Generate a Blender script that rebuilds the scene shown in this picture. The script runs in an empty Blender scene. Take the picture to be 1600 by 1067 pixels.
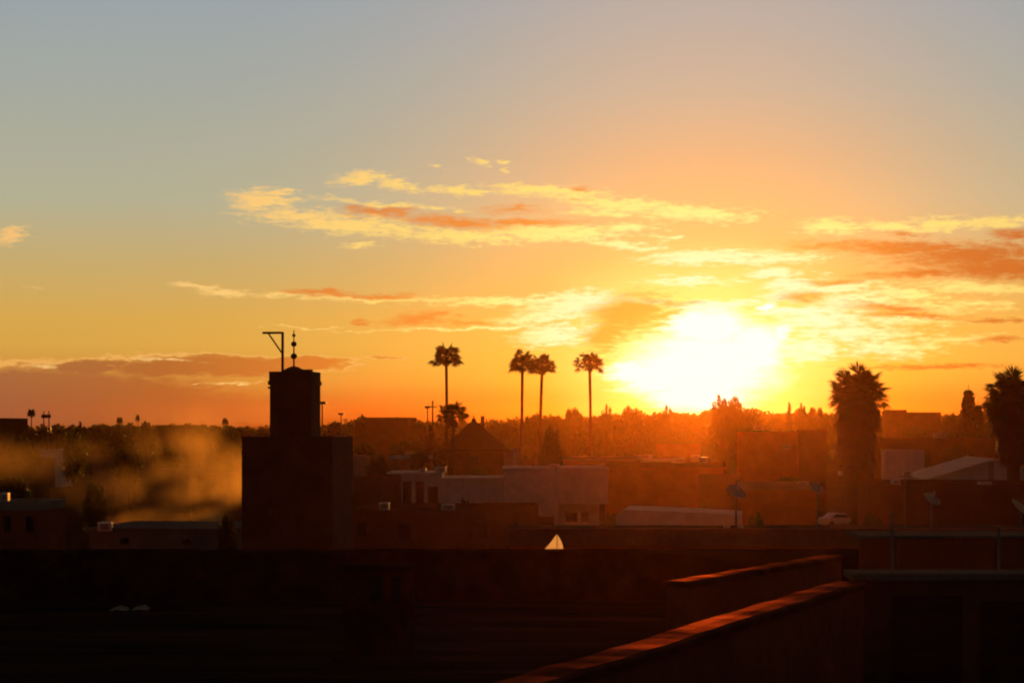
import bpy, bmesh, math, random
from mathutils import Vector, Matrix, Euler
R = math.radians
scene = bpy.context.scene
col = scene.collection

# ------------------------------------------------------------------ camera
CAM_Z = 10.0
FPX = 3111.0            # focal length in pixels of the 1600 px wide photograph (70 mm on 36 mm)
HOR = 668.0             # row of the horizon
cam_d = bpy.data.cameras.new('camera')
cam_d.sensor_width = 36.0
cam_d.lens = 70.0
cam_d.shift_y = (HOR - 533.5) / 1600.0
cam_d.clip_start = 0.1
cam_d.clip_end = 9000.0
cam_o = bpy.data.objects.new('camera', cam_d)
cam_o.location = (0, 0, CAM_Z)
cam_o.rotation_euler = (R(90), 0, 0)
col.objects.link(cam_o)
scene.camera = cam_o

# ------------------------------------------------------------------ view, sampling
vs = scene.view_settings
scene.display_settings.display_device = 'sRGB'
vs.view_transform = 'Standard'
vs.look = 'None'
vs.exposure = 0.0
vs.gamma = 1.0
vs.use_curve_mapping = False
scene.render.engine = 'CYCLES'
cy = scene.cycles
cy.max_bounces = 6
cy.diffuse_bounces = 3
cy.glossy_bounces = 2
cy.transmission_bounces = 4
cy.volume_bounces = 0
cy.transparent_max_bounces = 12
cy.use_denoising = True
cy.pixel_filter_type = 'BLACKMAN_HARRIS'
cy.filter_width = 2.1
cy.volume_step_rate = 1.0
cy.volume_max_steps = 128

# ------------------------------------------------------------------ sun
SUN_AZ, SUN_EL = 5.6, 1.75       # degrees right of +Y, degrees above the horizon
SUN_STRENGTH = 3.0
sd = bpy.data.lights.new('sun', 'SUN')
sd.energy = SUN_STRENGTH
sd.angle = R(0.5)
sd.color = (1.0, 0.33, 0.04)
so = bpy.data.objects.new('sun', sd)
sv = Vector((math.sin(R(SUN_AZ)) * math.cos(R(SUN_EL)), math.cos(R(SUN_AZ)) * math.cos(R(SUN_EL)), math.sin(R(SUN_EL))))
so.rotation_euler = sv.to_track_quat('Z', 'Y').to_euler()
so.location = (0, 0, 60)
col.objects.link(so)

# ------------------------------------------------------------------ sky (world), all in azimuth / elevation degrees
def lin(c):
    return tuple((x / 255 / 12.92 if x / 255 <= 0.04045 else ((x / 255 + 0.055) / 1.055) ** 2.4) for x in c)
def L4(*c):
    return lin(c) + (1.0,)
def AE(px, py):
    """azimuth and elevation in degrees of the direction seen at a spot of the sky"""
    x, z = (px - 800) / FPX, (HOR - py) / FPX
    return math.degrees(math.atan2(x, 1)), math.degrees(math.atan2(z, math.hypot(1, x)))
PXD = FPX * R(1)          # about 54 px per degree

world = bpy.data.worlds.new('World')
scene.world = world
world.use_nodes = True
W = world.node_tree
W.nodes.clear()
def N(tree, t, **kw):
    n = tree.nodes.new(t)
    for k, v in kw.items():
        setattr(n, k, v)
    return n
def sock(tree, v, s):
    if hasattr(v, 'is_linked') or isinstance(v, bpy.types.NodeSocket):
        tree.links.new(v, s)
    else:
        s.default_value = v
def M(op, a, b=0.0, c=None, clamp=False):
    n = N(W, 'ShaderNodeMath', operation=op, use_clamp=clamp)
    sock(W, a, n.inputs[0]); sock(W, b, n.inputs[1])
    if c is not None:
        sock(W, c, n.inputs[2])
    return n.outputs[0]
def VM(op, a, b=None, scale=None):
    n = N(W, 'ShaderNodeVectorMath', operation=op)
    sock(W, a, n.inputs[0])
    if b is not None:
        sock(W, b, n.inputs[1])
    if scale is not None:
        sock(W, scale, n.inputs['Scale'])
    return n.outputs['Value'] if op in ('LENGTH', 'DOT_PRODUCT') else n.outputs['Vector']
def MR(v, a, b, c=0.0, d=1.0, smooth=True):
    n = N(W, 'ShaderNodeMapRange', interpolation_type='SMOOTHSTEP' if smooth else 'LINEAR')
    n.clamp = True
    sock(W, v, n.inputs[0])
    for i, q in enumerate((a, b, c, d)):
        sock(W, q, n.inputs[1 + i])
    return n.outputs[0]
def MIX(f, a, b, mode='MIX'):
    n = N(W, 'ShaderNodeMix', data_type='RGBA', blend_type=mode)
    n.clamp_factor = True
    sock(W, f, n.inputs[0]); sock(W, a, n.inputs[6]); sock(W, b, n.inputs[7])
    return n.outputs[2]
def RAMP(f, stops):
    n = N(W, 'ShaderNodeValToRGB')
    cr = n.color_ramp
    cr.interpolation = 'EASE' if len(stops) < 3 else 'LINEAR'
    while len(cr.elements) < len(stops):
        cr.elements.new(0.5)
    for e, (p, c) in zip(cr.elements, stops):
        e.position = p; e.color = L4(*c)
    sock(W, f, n.inputs[0])
    return n.outputs[0]
def NOISE(v, scale, detail=3.0, rough=0.5):
    n = N(W, 'ShaderNodeTexNoise', noise_dimensions='3D')
    sock(W, v, n.inputs['Vector'])
    n.inputs['Scale'].default_value = scale
    n.inputs['Detail'].default_value = detail
    n.inputs['Roughness'].default_value = rough
    return n

tc = N(W, 'ShaderNodeTexCoord')
sx = N(W, 'ShaderNodeSeparateXYZ'); W.links.new(tc.outputs['Generated'], sx.inputs[0])
az = M('MULTIPLY', M('ARCTAN2', sx.outputs[0], sx.outputs[1]), 180 / math.pi)
el = M('MULTIPLY', M('ARCSINE', sx.outputs[2]), 180 / math.pi)
cx_ = N(W, 'ShaderNodeCombineXYZ'); W.links.new(az, cx_.inputs[0]); W.links.new(el, cx_.inputs[1])
ang = cx_.outputs[0]

EMAX = 13.0
def prof(rows):
    st = []
    for py, c in rows:
        e = (HOR - py) / PXD
        st.append((max(0, min(1, e / EMAX)), c))
    return sorted(st, key=lambda t: t[0])
ef = M('DIVIDE', el, EMAX, clamp=True)
left = RAMP(ef, prof([(668, (135, 70, 24)), (640, (165, 88, 33)), (600, (200, 134, 58)), (540, (214, 163, 72)), (500, (213, 166, 78)),
                      (420, (198, 170, 108)), (320, (178, 175, 146)), (150, (164, 169, 160)), (0, (152, 163, 169))]))
mid = RAMP(ef, prof([(668, (200, 70, 6)), (645, (225, 98, 14)), (620, (246, 132, 32)), (598, (255, 166, 48)), (570, (255, 183, 62)), (520, (255, 186, 78)),
                     (430, (253, 187, 98)), (330, (250, 187, 116)), (250, (232, 180, 128)), (150, (208, 179, 150)), (0, (186, 172, 164))]))
sun_az, sun_el = AE(1105, 565)
daz = M('SUBTRACT', az, sun_az)
wwid = MR(el, 0.5, 6.0, 10.5, 7.3)
wmid = M('POWER', 2.718, M('MULTIPLY', M('POWER', M('ABSOLUTE', M('DIVIDE', daz, wwid)), 2.0), -1.0))
clear = MIX(wmid, left, mid)

# glow round the sun
swarp = NOISE(VM('MULTIPLY', ang, (0.5, 1.3, 1.0)), 1.0, 3.0, 0.55)
sw = VM('SCALE', VM('SUBTRACT', swarp.outputs['Color'], (0.5, 0.5, 0.5)), scale=0.9)
sd_v = VM('ADD', VM('SUBTRACT', ang, (sun_az, sun_el, 0)), VM('MULTIPLY', sw, (1.0, 0.8, 0)))
def ell(v, rx, ry):
    return VM('LENGTH', VM('MULTIPLY', v, (1 / rx, 1 / ry, 0)))
g_wide = M('POWER', 2.718, M('MULTIPLY', ell(sd_v, 5.2, 3.4), -1.6))
g_mid = MR(ell(VM('ADD', sd_v, (0, -0.35, 0)), 5.6, 3.7), 1.0, 0.25)
glow = MIX(g_wide, (0, 0, 0, 1), (0.55, 0.30, 0.02, 1))
clear = MIX(1.0, clear, glow, 'ADD')
clear = MIX(M('MULTIPLY', g_mid, 0.85), clear, (1.0, 0.90, 0.24, 1))

# clouds: soft streaks, (px, py, half width, half height, tilt in degrees, weight)
n1 = NOISE(VM('MULTIPLY', ang, (0.7, 2.6, 1.0)), 1.0, 4.0, 0.6)
n2 = NOISE(VM('MULTIPLY', ang, (2.4, 9.0, 1.0)), 1.0, 3.0, 0.6)
wv = VM('MULTIPLY', VM('SUBTRACT', n1.outputs['Color'], (0.5, 0.5, 0.5)), (1.5, 0.42, 0))
wv = VM('ADD', wv, VM('MULTIPLY', VM('SUBTRACT', n2.outputs['Color'], (0.5, 0.5, 0.5)), (0.7, 0.20, 0)))
wang = VM('ADD', ang, wv)
wsx = N(W, 'ShaderNodeSeparateXYZ'); W.links.new(wang, wsx.inputs[0])
def field(items, start=9.0, fat=1.0):
    """distance to the nearest of the clouds; each step carries the last one along in z, so that the shader stack stays short"""
    acc = start
    for px, py, rx, ry, tilt, w in items:
        a, e = AE(px, py)
        cb = N(W, 'ShaderNodeCombineXYZ')
        W.links.new(wsx.outputs[0], cb.inputs[0]); W.links.new(wsx.outputs[1], cb.inputs[1])
        sock(W, acc, cb.inputs[2])
        mp = N(W, 'ShaderNodeMapping', vector_type='TEXTURE')
        mp.inputs['Location'].default_value = (a, e, 0)
        mp.inputs['Rotation'].default_value = (0, 0, R(-tilt))
        mp.inputs['Scale'].default_value = (rx / PXD, ry * fat / PXD, 1)
        W.links.new(cb.outputs[0], mp.inputs['Vector'])
        f = VM('LENGTH', VM('MULTIPLY', mp.outputs[0], (1, 1, 0)))
        if w:
            f = M('ADD', f, w)
        acc = M('MINIMUM', f, acc)
    return acc
BRIGHT = [
    (405, 313, 58, 17, -6, 0), (440, 300, 40, 6, -6, 0), (470, 338, 80, 12, 4, .1), (545, 350, 150, 15, 5, 0), (600, 318, 150, 5, 4, .2), (560, 279, 56, 9, -6, .1), (628, 290, 48, 8, 16, .1),
    (710, 297, 80, 7, 2, .2), (741, 252, 17, 6, 8, .2), (774, 250, 15, 4, 0, .3), (783, 265, 10, 5, 0, .2), (681, 259, 12, 4, 0, .45),
    (850, 298, 110, 9, 3, 0), (960, 316, 120, 10, 6, 0), (1085, 333, 105, 11, 2, 0), (940, 330, 90, 8, 2, .2),
    (720, 370, 120, 10, 3, 0), (860, 364, 140, 11, 1, 0), (980, 357, 60, 8, -3, .1), (975, 383, 80, 7, 6, 0), (1040, 372, 26, 5, 0, .2),
    (1110, 402, 110, 9, -1, -.1), (1215, 404, 90, 8, -2, 0), (1205, 426, 50, 6, 0, -.1),
    (566, 383, 36, 5, 0, .25), (20, 368, 30, 10, -12, 0), (50, 450, 30, 3, 0, .6), (305, 447, 60, 5, 3, .2), (350, 455, 60, 8, 2, .15), (440, 462, 70, 5, 2, .25),
    (580, 468, 190, 3.5, 1, .1), (800, 470, 190, 7, -1, .1), (890, 478, 90, 18, -8, 0), (760, 512, 240, 3, -2, .1), (840, 497, 110, 9, -4, .15), (860, 525, 62, 16, -6, 0), (910, 466, 60, 8, 4, 0),
    (1300, 355, 62, 11, 3, .05), (1390, 352, 70, 9, -2, .1), (1480, 350, 100, 10, -2, .15), (1560, 347, 70, 10, 0, .1),
    (1310, 450, 90, 9, -3, .05), (1345, 470, 90, 14, -4, .05), (1260, 488, 110, 6, -2, 0), (1535, 447, 120, 9, 1, .1), (1420, 500, 150, 9, 2, .25),
    (1430, 460, 70, 8, 6, .1), (1340, 520, 130, 16, 2, .15), (1480, 530, 150, 10, -2, .4), (1530, 475, 90, 8, 3, .3),
    (1240, 445, 60, 14, -6, .1), (1290, 500, 90, 14, 0, .05), (1390, 545, 110, 14, 0, .2), (1080, 440, 120, 10, 0, .35), (1270, 545, 60, 20, 0, .15), (1450, 480, 80, 8, 4, .15), (1230, 465, 50, 10, -4, .1),
    (350, 598, 80, 2.4, -3, .3), (250, 562, 90, 2.5, 2, .35), (60, 574, 60, 2.5, 0, .4), (470, 512, 120, 3, 2, .5), (1120, 475, 90, 6, -2, 0), (1000, 470, 70, 5, 2, .2),
]
DARK = [
    (590, 330, 75, 11, 3, .05), (715, 347, 100, 11, 4, 0), (820, 349, 120, 7, 1, .05), (905, 293, 30, 5, 3, .1), (905, 309, 24, 4, 0, .3), (800, 328, 90, 12, 2, .4),
    (500, 459, 85, 7, 2, 0), (600, 464, 80, 5, 2, .1), (655, 499, 72, 11, -3, 0), (560, 503, 22, 6, 0, .15), (735, 505, 55, 5, 3, .15),
    (985, 492, 66, 28, -8, -.25), (945, 520, 46, 28, -30, -.15), (1060, 476, 60, 7, 2, .2),
    (1420, 388, 220, 13, 2, .05), (1520, 400, 150, 22, -2, -.05), (1580, 418, 160, 22, 2, -.05), (1590, 365, 50, 10, 0, .05), (1440, 426, 140, 9, -2, .1), (1420, 365, 60, 5, 4, .3),
    (1390, 480, 90, 8, 4, .1), (1300, 440, 70, 6, 0, .2), (1255, 464, 55, 10, -6, .1), (1420, 492, 110, 6, 2, .15), (1560, 500, 90, 7, 2, .25), (1450, 572, 170, 6, 0, .1), (1560, 530, 90, 6, 0, .3),
    (1300, 385, 110, 8, -3, .2),
]
BANK = [(60, 622, 330, 52, 0, 0), (300, 640, 330, 40, 0, .25), (140, 572, 60, 14, -4, 0), (330, 572, 160, 17, 0, 0), (470, 568, 90, 13, 0, .1), (240, 576, 70, 14, 0, 0), (600, 560, 60, 5, 0, .6)]
CORE = [(1100, 575, 118, 62, 0, 0), (1105, 512, 66, 36, 0, 0), (1180, 545, 56, 40, 10, 0), (1020, 590, 62, 30, -6, .05), (1085, 620, 80, 26, 0, 0), (1200, 482, 16, 9, 0, .2), (1225, 520, 24, 16, 0, .2), (985, 580, 40, 20, -10, .1)]
f0 = field(CORE)
clear = MIX(MR(f0, 1.30, 0.55), clear, (1.3, 1.2, 0.95, 1))
FLEECE = MR(n2.outputs['Fac'], 0.25, 0.8, -0.55, 0.55, smooth=False)
f1 = field(BRIGHT, M('MULTIPLY_ADD', f0, 0.0001, 9.0), 1.3)
f2 = field(DARK, M('MULTIPLY_ADD', f1, 0.0001, 9.0), 1.12)
f3 = field(BANK, M('MULTIPLY_ADD', f2, 0.0001, 9.0))
bf = M('ADD', f1, FLEECE)
df = M('ADD', f2, M('MULTIPLY', FLEECE, 0.7))
kf = M('ADD', f3, M('MULTIPLY', FLEECE, 0.25))
near = M('POWER', 2.718, M('MULTIPLY', ell(VM('SUBTRACT', ang, (sun_az, sun_el, 0)), 7.5, 5.0), -1.0))
bcol = RAMP(near, [(0.0, (240, 186, 112)), (0.10, (250, 197, 120)), (0.28, (255, 219, 116)), (0.42, (255, 240, 138)), (0.60, (255, 252, 200)), (1.0, (255, 255, 240))])
dcol = RAMP(near, [(0.0, (196, 118, 66)), (0.10, (208, 124, 62)), (0.25, (230, 132, 50)), (0.45, (250, 156, 54)), (0.68, (247, 164, 58)), (1.0, (255, 225, 110))])
rdark = MR(az, 7.0, 14.0)
dcol = MIX(M('MULTIPLY', rdark, 0.95), dcol, L4(200, 101, 30))
kcol = RAMP(MR(az, -15, -5, smooth=False), [(0.0, (152, 92, 62)), (0.5, (170, 92, 42)), (1.0, (216, 116, 40))])
ba = M('MULTIPLY', MR(bf, 1.18, 0.15), 0.95)
da = M('MULTIPLY', MR(df, 1.16, 0.10), 0.92)
ka = M('MULTIPLY', MR(kf, 1.08, 0.62), 0.80)
skyc = MIX(ka, clear, kcol)
skyc = MIX(M('MULTIPLY', M('MULTIPLY', MR(kf, 1.22, 1.04), MR(kf, 0.88, 1.0)), MR(el, 1.45, 1.75, 0.0, 0.8)), skyc, L4(240, 176, 92))
skyc = MIX(ba, skyc, bcol)
skyc = MIX(da, skyc, dcol)
# fade to the dusk of the zenith and of the eastern half of the sky
kel = MR(el, 11.5, 26.0, 0.0, 1.0)
kea = MR(sx.outputs[1], 0.962, 0.78, 0.0, 1.0)
dusk = MIX(MR(el, 0, 60), (0.030, 0.028, 0.0255, 1), (0.020, 0.0185, 0.019, 1))
skyc = MIX(M('MAXIMUM', kel, kea), skyc, dusk)
skyc = MIX(MR(el, -0.4, -2.0), skyc, (0.004, 0.003, 0.002, 1))
nis = N(W, 'ShaderNodeTexSky', sky_type='NISHITA', sun_disc=False)
nis.sun_elevation = R(SUN_EL); nis.sun_rotation = R(SUN_AZ)
nis.altitude = 450.0; nis.dust_density = 3.0
bg1 = N(W, 'ShaderNodeBackground'); W.links.new(skyc, bg1.inputs[0]); bg1.inputs[1].default_value = 1.0
bg2 = N(W, 'ShaderNodeBackground'); W.links.new(nis.outputs[0], bg2.inputs[0]); bg2.inputs[1].default_value = 0.001
ads = N(W, 'ShaderNodeAddShader'); W.links.new(bg1.outputs[0], ads.inputs[0]); W.links.new(bg2.outputs[0], ads.inputs[1])
wo = N(W, 'ShaderNodeOutputWorld'); W.links.new(ads.outputs[0], wo.inputs['Surface'])
world.cycles.sampling_method = 'MANUAL'
world.cycles.sample_map_resolution = 512

# ------------------------------------------------------------------ helpers
rnd = random.Random(7)
def X(px, d): return (px - 800) / FPX * d
def Z(py, d): return CAM_Z - (py - HOR) / FPX * d
def P(px, py, d): return Vector((X(px, d), d, Z(py, d)))

def tag(o, label=None, cat=None, group=None, kind=None):
    if label: o['label'] = label
    if cat: o['category'] = cat
    if group: o['group'] = group
    if kind: o['kind'] = kind
    return o
def thing(name, loc, label, cat, group=None):
    o = bpy.data.objects.new(name, None)
    o.empty_display_size = 0.5
    o.location = loc
    col.objects.link(o)
    return tag(o, label, cat, group)
def copy_tree(o, parent=None):
    c = o.copy(); col.objects.link(c); c.parent = parent
    for ch in o.children:
        copy_tree(ch, c)
    return c

class MB:
    """collects faces; build() links them as one mesh object, local to its parent"""
    def __init__(self): self.v = []; self.f = []
    def add(self, vs, fs):
        k = len(self.v)
        self.v += [Vector(p) for p in vs]
        self.f += [tuple(i + k for i in f) for f in fs]
        return self
    def box(self, x0, x1, y0, y1, z0, z1, m=None):
        vs = [Vector(p) for p in ((x0, y0, z0), (x1, y0, z0), (x1, y1, z0), (x0, y1, z0), (x0, y0, z1), (x1, y0, z1), (x1, y1, z1), (x0, y1, z1))]
        if m: vs = [m @ p for p in vs]
        return self.add(vs, [(0, 3, 2, 1), (4, 5, 6, 7), (0, 1, 5, 4), (1, 2, 6, 5), (2, 3, 7, 6), (3, 0, 4, 7)])
    def taper(self, x0, x1, y0, y1, z0, z1, s):
        cx, cyy = (x0 + x1) / 2, (y0 + y1) / 2
        b = [(x0, y0, z0), (x1, y0, z0), (x1, y1, z0), (x0, y1, z0)]
        t = [(cx + (p[0] - cx) * s, cyy + (p[1] - cyy) * s, z1) for p in b]
        return self.add(b + t, [(0, 3, 2, 1), (4, 5, 6, 7), (0, 1, 5, 4), (1, 2, 6, 5), (2, 3, 7, 6), (3, 0, 4, 7)])
    def tube(self, pts, rad, n=8, caps=True):
        pts = [Vector(p) for p in pts]
        if not hasattr(rad, '__len__'): rad = [rad] * len(pts)
        rings = []
        for i, p in enumerate(pts):
            d = (pts[min(i + 1, len(pts) - 1)] - pts[max(i - 1, 0)]).normalized()
            a = d.orthogonal().normalized() if i == 0 else (rings[-1][1] - d * rings[-1][1].dot(d)).normalized()
            b = d.cross(a)
            rings.append(([p + (a * math.cos(t * 2 * math.pi / n) + b * math.sin(t * 2 * math.pi / n)) * rad[i] for t in range(n)], a))
        vs = [q for r_, _ in rings for q in r_]
        fs = [(i * n + t, i * n + (t + 1) % n, (i + 1) * n + (t + 1) % n, (i + 1) * n + t) for i in range(len(pts) - 1) for t in range(n)]
        if caps: fs += [tuple(range(n - 1, -1, -1)), tuple((len(pts) - 1) * n + t for t in range(n))]
        return self.add(vs, fs)
    def lathe(self, o, prof_, n=14):
        o = Vector(o)
        vs = [o + Vector((r_ * math.cos(t * 2 * math.pi / n), r_ * math.sin(t * 2 * math.pi / n), z)) for r_, z in prof_ for t in range(n)]
        fs = [(i * n + t, i * n + (t + 1) % n, (i + 1) * n + (t + 1) % n, (i + 1) * n + t) for i in range(len(prof_) - 1) for t in range(n)]
        fs += [tuple(range(n - 1, -1, -1)), tuple((len(prof_) - 1) * n + t for t in range(n))]
        return self.add(vs, fs)
    def prism(self, poly, a, b, axis='y'):
        """polygon given in (x, z) pushed from y = a to y = b (or (y, z) from x = a to x = b)"""
        n = len(poly)
        g = (lambda p, t: (p[0], t, p[1])) if axis == 'y' else (lambda p, t: (t, p[0], p[1]))
        vs = [g(p, a) for p in poly] + [g(p, b) for p in poly]
        fs = [tuple(range(n)), tuple(range(2 * n - 1, n - 1, -1))] + [(i, n + i, n + (i + 1) % n, (i + 1) % n) for i in range(n)]
        return self.add(vs, fs)
    def build(self, name, mat, parent=None, bevel=0.0, smooth=False, local=False):
        me = bpy.data.meshes.new(name)
        off = parent_origin(parent) if (parent is not None and not local) else Vector((0, 0, 0))
        me.from_pydata([tuple(p - off) for p in self.v], [], self.f)
        bm = bmesh.new(); bm.from_mesh(me)
        bmesh.ops.recalc_face_normals(bm, faces=bm.faces)
        if bevel > 0:
            bmesh.ops.bevel(bm, geom=[e for e in bm.edges if e.is_manifold and e.calc_face_angle(0) > 0.5], offset=bevel, segments=2, affect='EDGES', profile=0.6, clamp_overlap=True)
        if smooth:
            for f in bm.faces: f.smooth = True
        bm.to_mesh(me); bm.free()
        me.materials.append(mat)
        o = bpy.data.objects.new(name, me)
        o.parent = parent
        col.objects.link(o)
        return o
def parent_origin(o):
    p = Vector((0, 0, 0))
    while o is not None:
        p += o.location
        o = o.parent
    return p

# ------------------------------------------------------------------ materials
def material(name, c, rough=0.85, var=0.25, scale=1.0, bump=0.15, c2=None, spec=0.3, stretch=(1, 1, 1), metallic=0.0, fine=14.0):
    m = bpy.data.materials.new(name); m.use_nodes = True
    t = m.node_tree; b = t.nodes['Principled BSDF']
    co = N(t, 'ShaderNodeTexCoord')
    mp = N(t, 'ShaderNodeMapping'); mp.inputs['Scale'].default_value = stretch
    t.links.new(co.outputs['Object'], mp.inputs[0])
    a = N(t, 'ShaderNodeTexNoise'); a.inputs['Scale'].default_value = scale; a.inputs['Detail'].default_value = 6; a.inputs['Roughness'].default_value = 0.62
    f = N(t, 'ShaderNodeTexNoise'); f.inputs['Scale'].default_value = scale * fine; f.inputs['Detail'].default_value = 4
    for q in (a, f): t.links.new(mp.outputs[0], q.inputs['Vector'])
    r_ = N(t, 'ShaderNodeMapRange'); r_.inputs[1].default_value = 0.35; r_.inputs[2].default_value = 0.68
    t.links.new(a.outputs['Fac'], r_.inputs[0])
    mx = N(t, 'ShaderNodeMix', data_type='RGBA')
    t.links.new(r_.outputs[0], mx.inputs[0])
    lo = c2 if c2 else tuple(x * (1 - var) for x in c)
    mx.inputs[6].default_value = (*lo, 1); mx.inputs[7].default_value = (*c, 1)
    m2 = N(t, 'ShaderNodeMix', data_type='RGBA', blend_type='MULTIPLY'); m2.inputs[0].default_value = 0.32
    r2 = N(t, 'ShaderNodeMapRange'); r2.inputs[1].default_value = 0.3; r2.inputs[2].default_value = 0.7; r2.inputs[3].default_value = 0.6; r2.inputs[4].default_value = 1.2
    t.links.new(f.outputs['Fac'], r2.inputs[0])
    cb = N(t, 'ShaderNodeCombineColor')
    for i in range(3): t.links.new(r2.outputs[0], cb.inputs[i])
    t.links.new(mx.outputs[2], m2.inputs[6]); t.links.new(cb.outputs[0], m2.inputs[7])
    t.links.new(m2.outputs[2], b.inputs['Base Color'])
    b.inputs['Roughness'].default_value = rough
    b.inputs['Specular IOR Level'].default_value = spec
    b.inputs['Metallic'].default_value = metallic
    if bump:
        bp = N(t, 'ShaderNodeBump'); bp.inputs['Strength'].default_value = bump; bp.inputs['Distance'].default_value = 0.05
        t.links.new(f.outputs['Fac'], bp.inputs['Height']); t.links.new(bp.outputs[0], b.inputs['Normal'])
    return m
def leaf_material(name, c, c2, trans=0.35):
    m = material(name, c, rough=0.6, scale=0.8, bump=0.0, c2=c2, spec=0.3, fine=6)
    t = m.node_tree; b = t.nodes['Principled BSDF']; out = t.nodes['Material Output']
    tr = N(t, 'ShaderNodeBsdfTranslucent'); tr.inputs[0].default_value = (c[0] * 1.6, c[1] * 1.6, c[2] * 0.8, 1)
    mx = N(t, 'ShaderNodeMixShader'); mx.inputs[0].default_value = trans
    t.links.new(b.outputs[0], mx.inputs[1]); t.links.new(tr.outputs[0], mx.inputs[2]); t.links.new(mx.outputs[0], out.inputs['Surface'])
    return m

MAT = {
    'terracotta': material('terracotta plaster', (0.46, 0.135, 0.06), 0.72, 0.35, 0.6, 0.25, spec=0.0),
    'brown': material('brown plaster', (0.20, 0.095, 0.055), 0.8, 0.35, 0.5, 0.25, spec=0.0),
    'ochre': material('ochre plaster', (0.34, 0.19, 0.10), 0.8, 0.3, 0.5, 0.2, spec=0.0),
    'rose': material('rose plaster', (0.36, 0.17, 0.11), 0.8, 0.3, 0.6, 0.2, spec=0.0),
    'white': material('whitewash', (0.82, 0.77, 0.67), 0.9, 0.18, 0.35, 0.04, spec=0.0, fine=5),
    'pale': material('pale plaster', (0.48, 0.40, 0.31), 0.8, 0.3, 0.5, 0.2, spec=0.0),
    'grey': material('grey cement', (0.25, 0.225, 0.20), 0.75, 0.3, 0.8, 0.25, spec=0.0),
    'coping': material('cement coping with sunlit sheen', (0.24, 0.075, 0.04), 0.85, 0.5, 2.6, 0.3, spec=0.0),
    'felt': material('weathered roofing felt', (0.095, 0.052, 0.032), 0.9, 0.5, 0.45, 0.35, c2=(0.028, 0.018, 0.012), spec=0.0, stretch=(0.35, 1.6, 1)),
    'roof': material('dusty flat roof', (0.17, 0.12, 0.085), 0.9, 0.4, 0.4, 0.2, spec=0.0),
    'dish': material('weathered dish enamel', (0.70, 0.62, 0.52), 0.8, 0.3, 3.0, 0.05),
    'dark_render': material('dark brown render', (0.10, 0.042, 0.024), 0.95, 0.5, 2.0, 0.6, spec=0.0),  # mottled dark brown for the vent body and the far roof parapet
    'ground': material('dry earth', (0.10, 0.062, 0.038), 0.95, 0.45, 0.03, 0.2, spec=0.0, fine=40),
    'road': material('asphalt', (0.05, 0.047, 0.045), 0.9, 0.3, 0.2, 0.2, spec=0.02),
    'tile': material('dark roof tile', (0.11, 0.055, 0.035), 0.85, 0.4, 2.0, 0.5, stretch=(1, 1, 4), spec=0.02),
    'adobe': material('red tower brick', (0.19, 0.062, 0.035), 0.85, 0.4, 0.8, 0.5),
    'wood': material('dark timber', (0.06, 0.035, 0.02), 0.7, 0.4, 2.0, 0.2, stretch=(1, 1, 6)),
    'copper': material('tarnished copper', (0.30, 0.16, 0.07), 0.45, 0.4, 6.0, 0.05, metallic=0.7),
    'metal': material('painted steel', (0.22, 0.21, 0.20), 0.5, 0.3, 3.0, 0.05, metallic=0.4),
    'whitemetal': material('white enamelled metal', (0.78, 0.75, 0.70), 0.45, 0.15, 2.0, 0.03, spec=0.5),
    'glass': material('dark window glass', (0.02, 0.02, 0.022), 0.12, 0.3, 1.0, 0.0, spec=0.5),
    'rubber': material('black rubber', (0.02, 0.02, 0.02), 0.8, 0.2, 4.0, 0.1),
    'carpaint': material('pale grey car paint', (0.55, 0.54, 0.52), 0.35, 0.1, 1.0, 0.0, spec=0.6),
    'bark': material('tree bark', (0.09, 0.06, 0.04), 0.9, 0.4, 3.0, 0.5, stretch=(1, 1, 0.3)),
    'palmbark': material('palm trunk', (0.11, 0.07, 0.045), 0.85, 0.4, 3.0, 0.5, stretch=(0.6, 0.6, 4)),
    'plastic': material('white plastic sheet', (0.75, 0.74, 0.72), 0.5, 0.15, 3.0, 0.2, spec=0.4),
    'shutter': material('dark red shutter', (0.10, 0.025, 0.018), 0.7, 0.35, 1.5, 0.2, stretch=(1, 1, 3)),
    'leaf': leaf_material('tree leaves', (0.055, 0.075, 0.022), (0.030, 0.044, 0.014)),
    'leafdark': leaf_material('dark evergreen leaves', (0.032, 0.048, 0.018), (0.018, 0.028, 0.011), 0.2),
    'palmleaf': leaf_material('palm fronds', (0.040, 0.052, 0.018), (0.024, 0.032, 0.012), 0.12),
    'deadleaf': leaf_material('dead palm fronds', (0.085, 0.050, 0.026), (0.045, 0.027, 0.015), 0.06),
}
def cloth_material():
    m = bpy.data.materials.new('thin white cloth'); m.use_nodes = True
    t = m.node_tree; b = t.nodes['Principled BSDF']; out = t.nodes['Material Output']
    b.inputs['Base Color'].default_value = (0.88, 0.84, 0.74, 1); b.inputs['Roughness'].default_value = 0.8
    tr = N(t, 'ShaderNodeBsdfTranslucent')
    wv_ = N(t, 'ShaderNodeTexNoise'); wv_.inputs['Scale'].default_value = 5.0
    cr = N(t, 'ShaderNodeMix', data_type='RGBA'); cr.inputs[6].default_value = (0.97, 0.93, 0.82, 1); cr.inputs[7].default_value = (0.80, 0.74, 0.60, 1)
    t.links.new(wv_.outputs['Fac'], cr.inputs[0]); t.links.new(cr.outputs[2], tr.inputs[0])
    mx = N(t, 'ShaderNodeMixShader'); mx.inputs[0].default_value = 0.85
    t.links.new(b.outputs[0], mx.inputs[1]); t.links.new(tr.outputs[0], mx.inputs[2]); t.links.new(mx.outputs[0], out.inputs['Surface'])
    return m
MAT['cloth'] = cloth_material()
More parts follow.
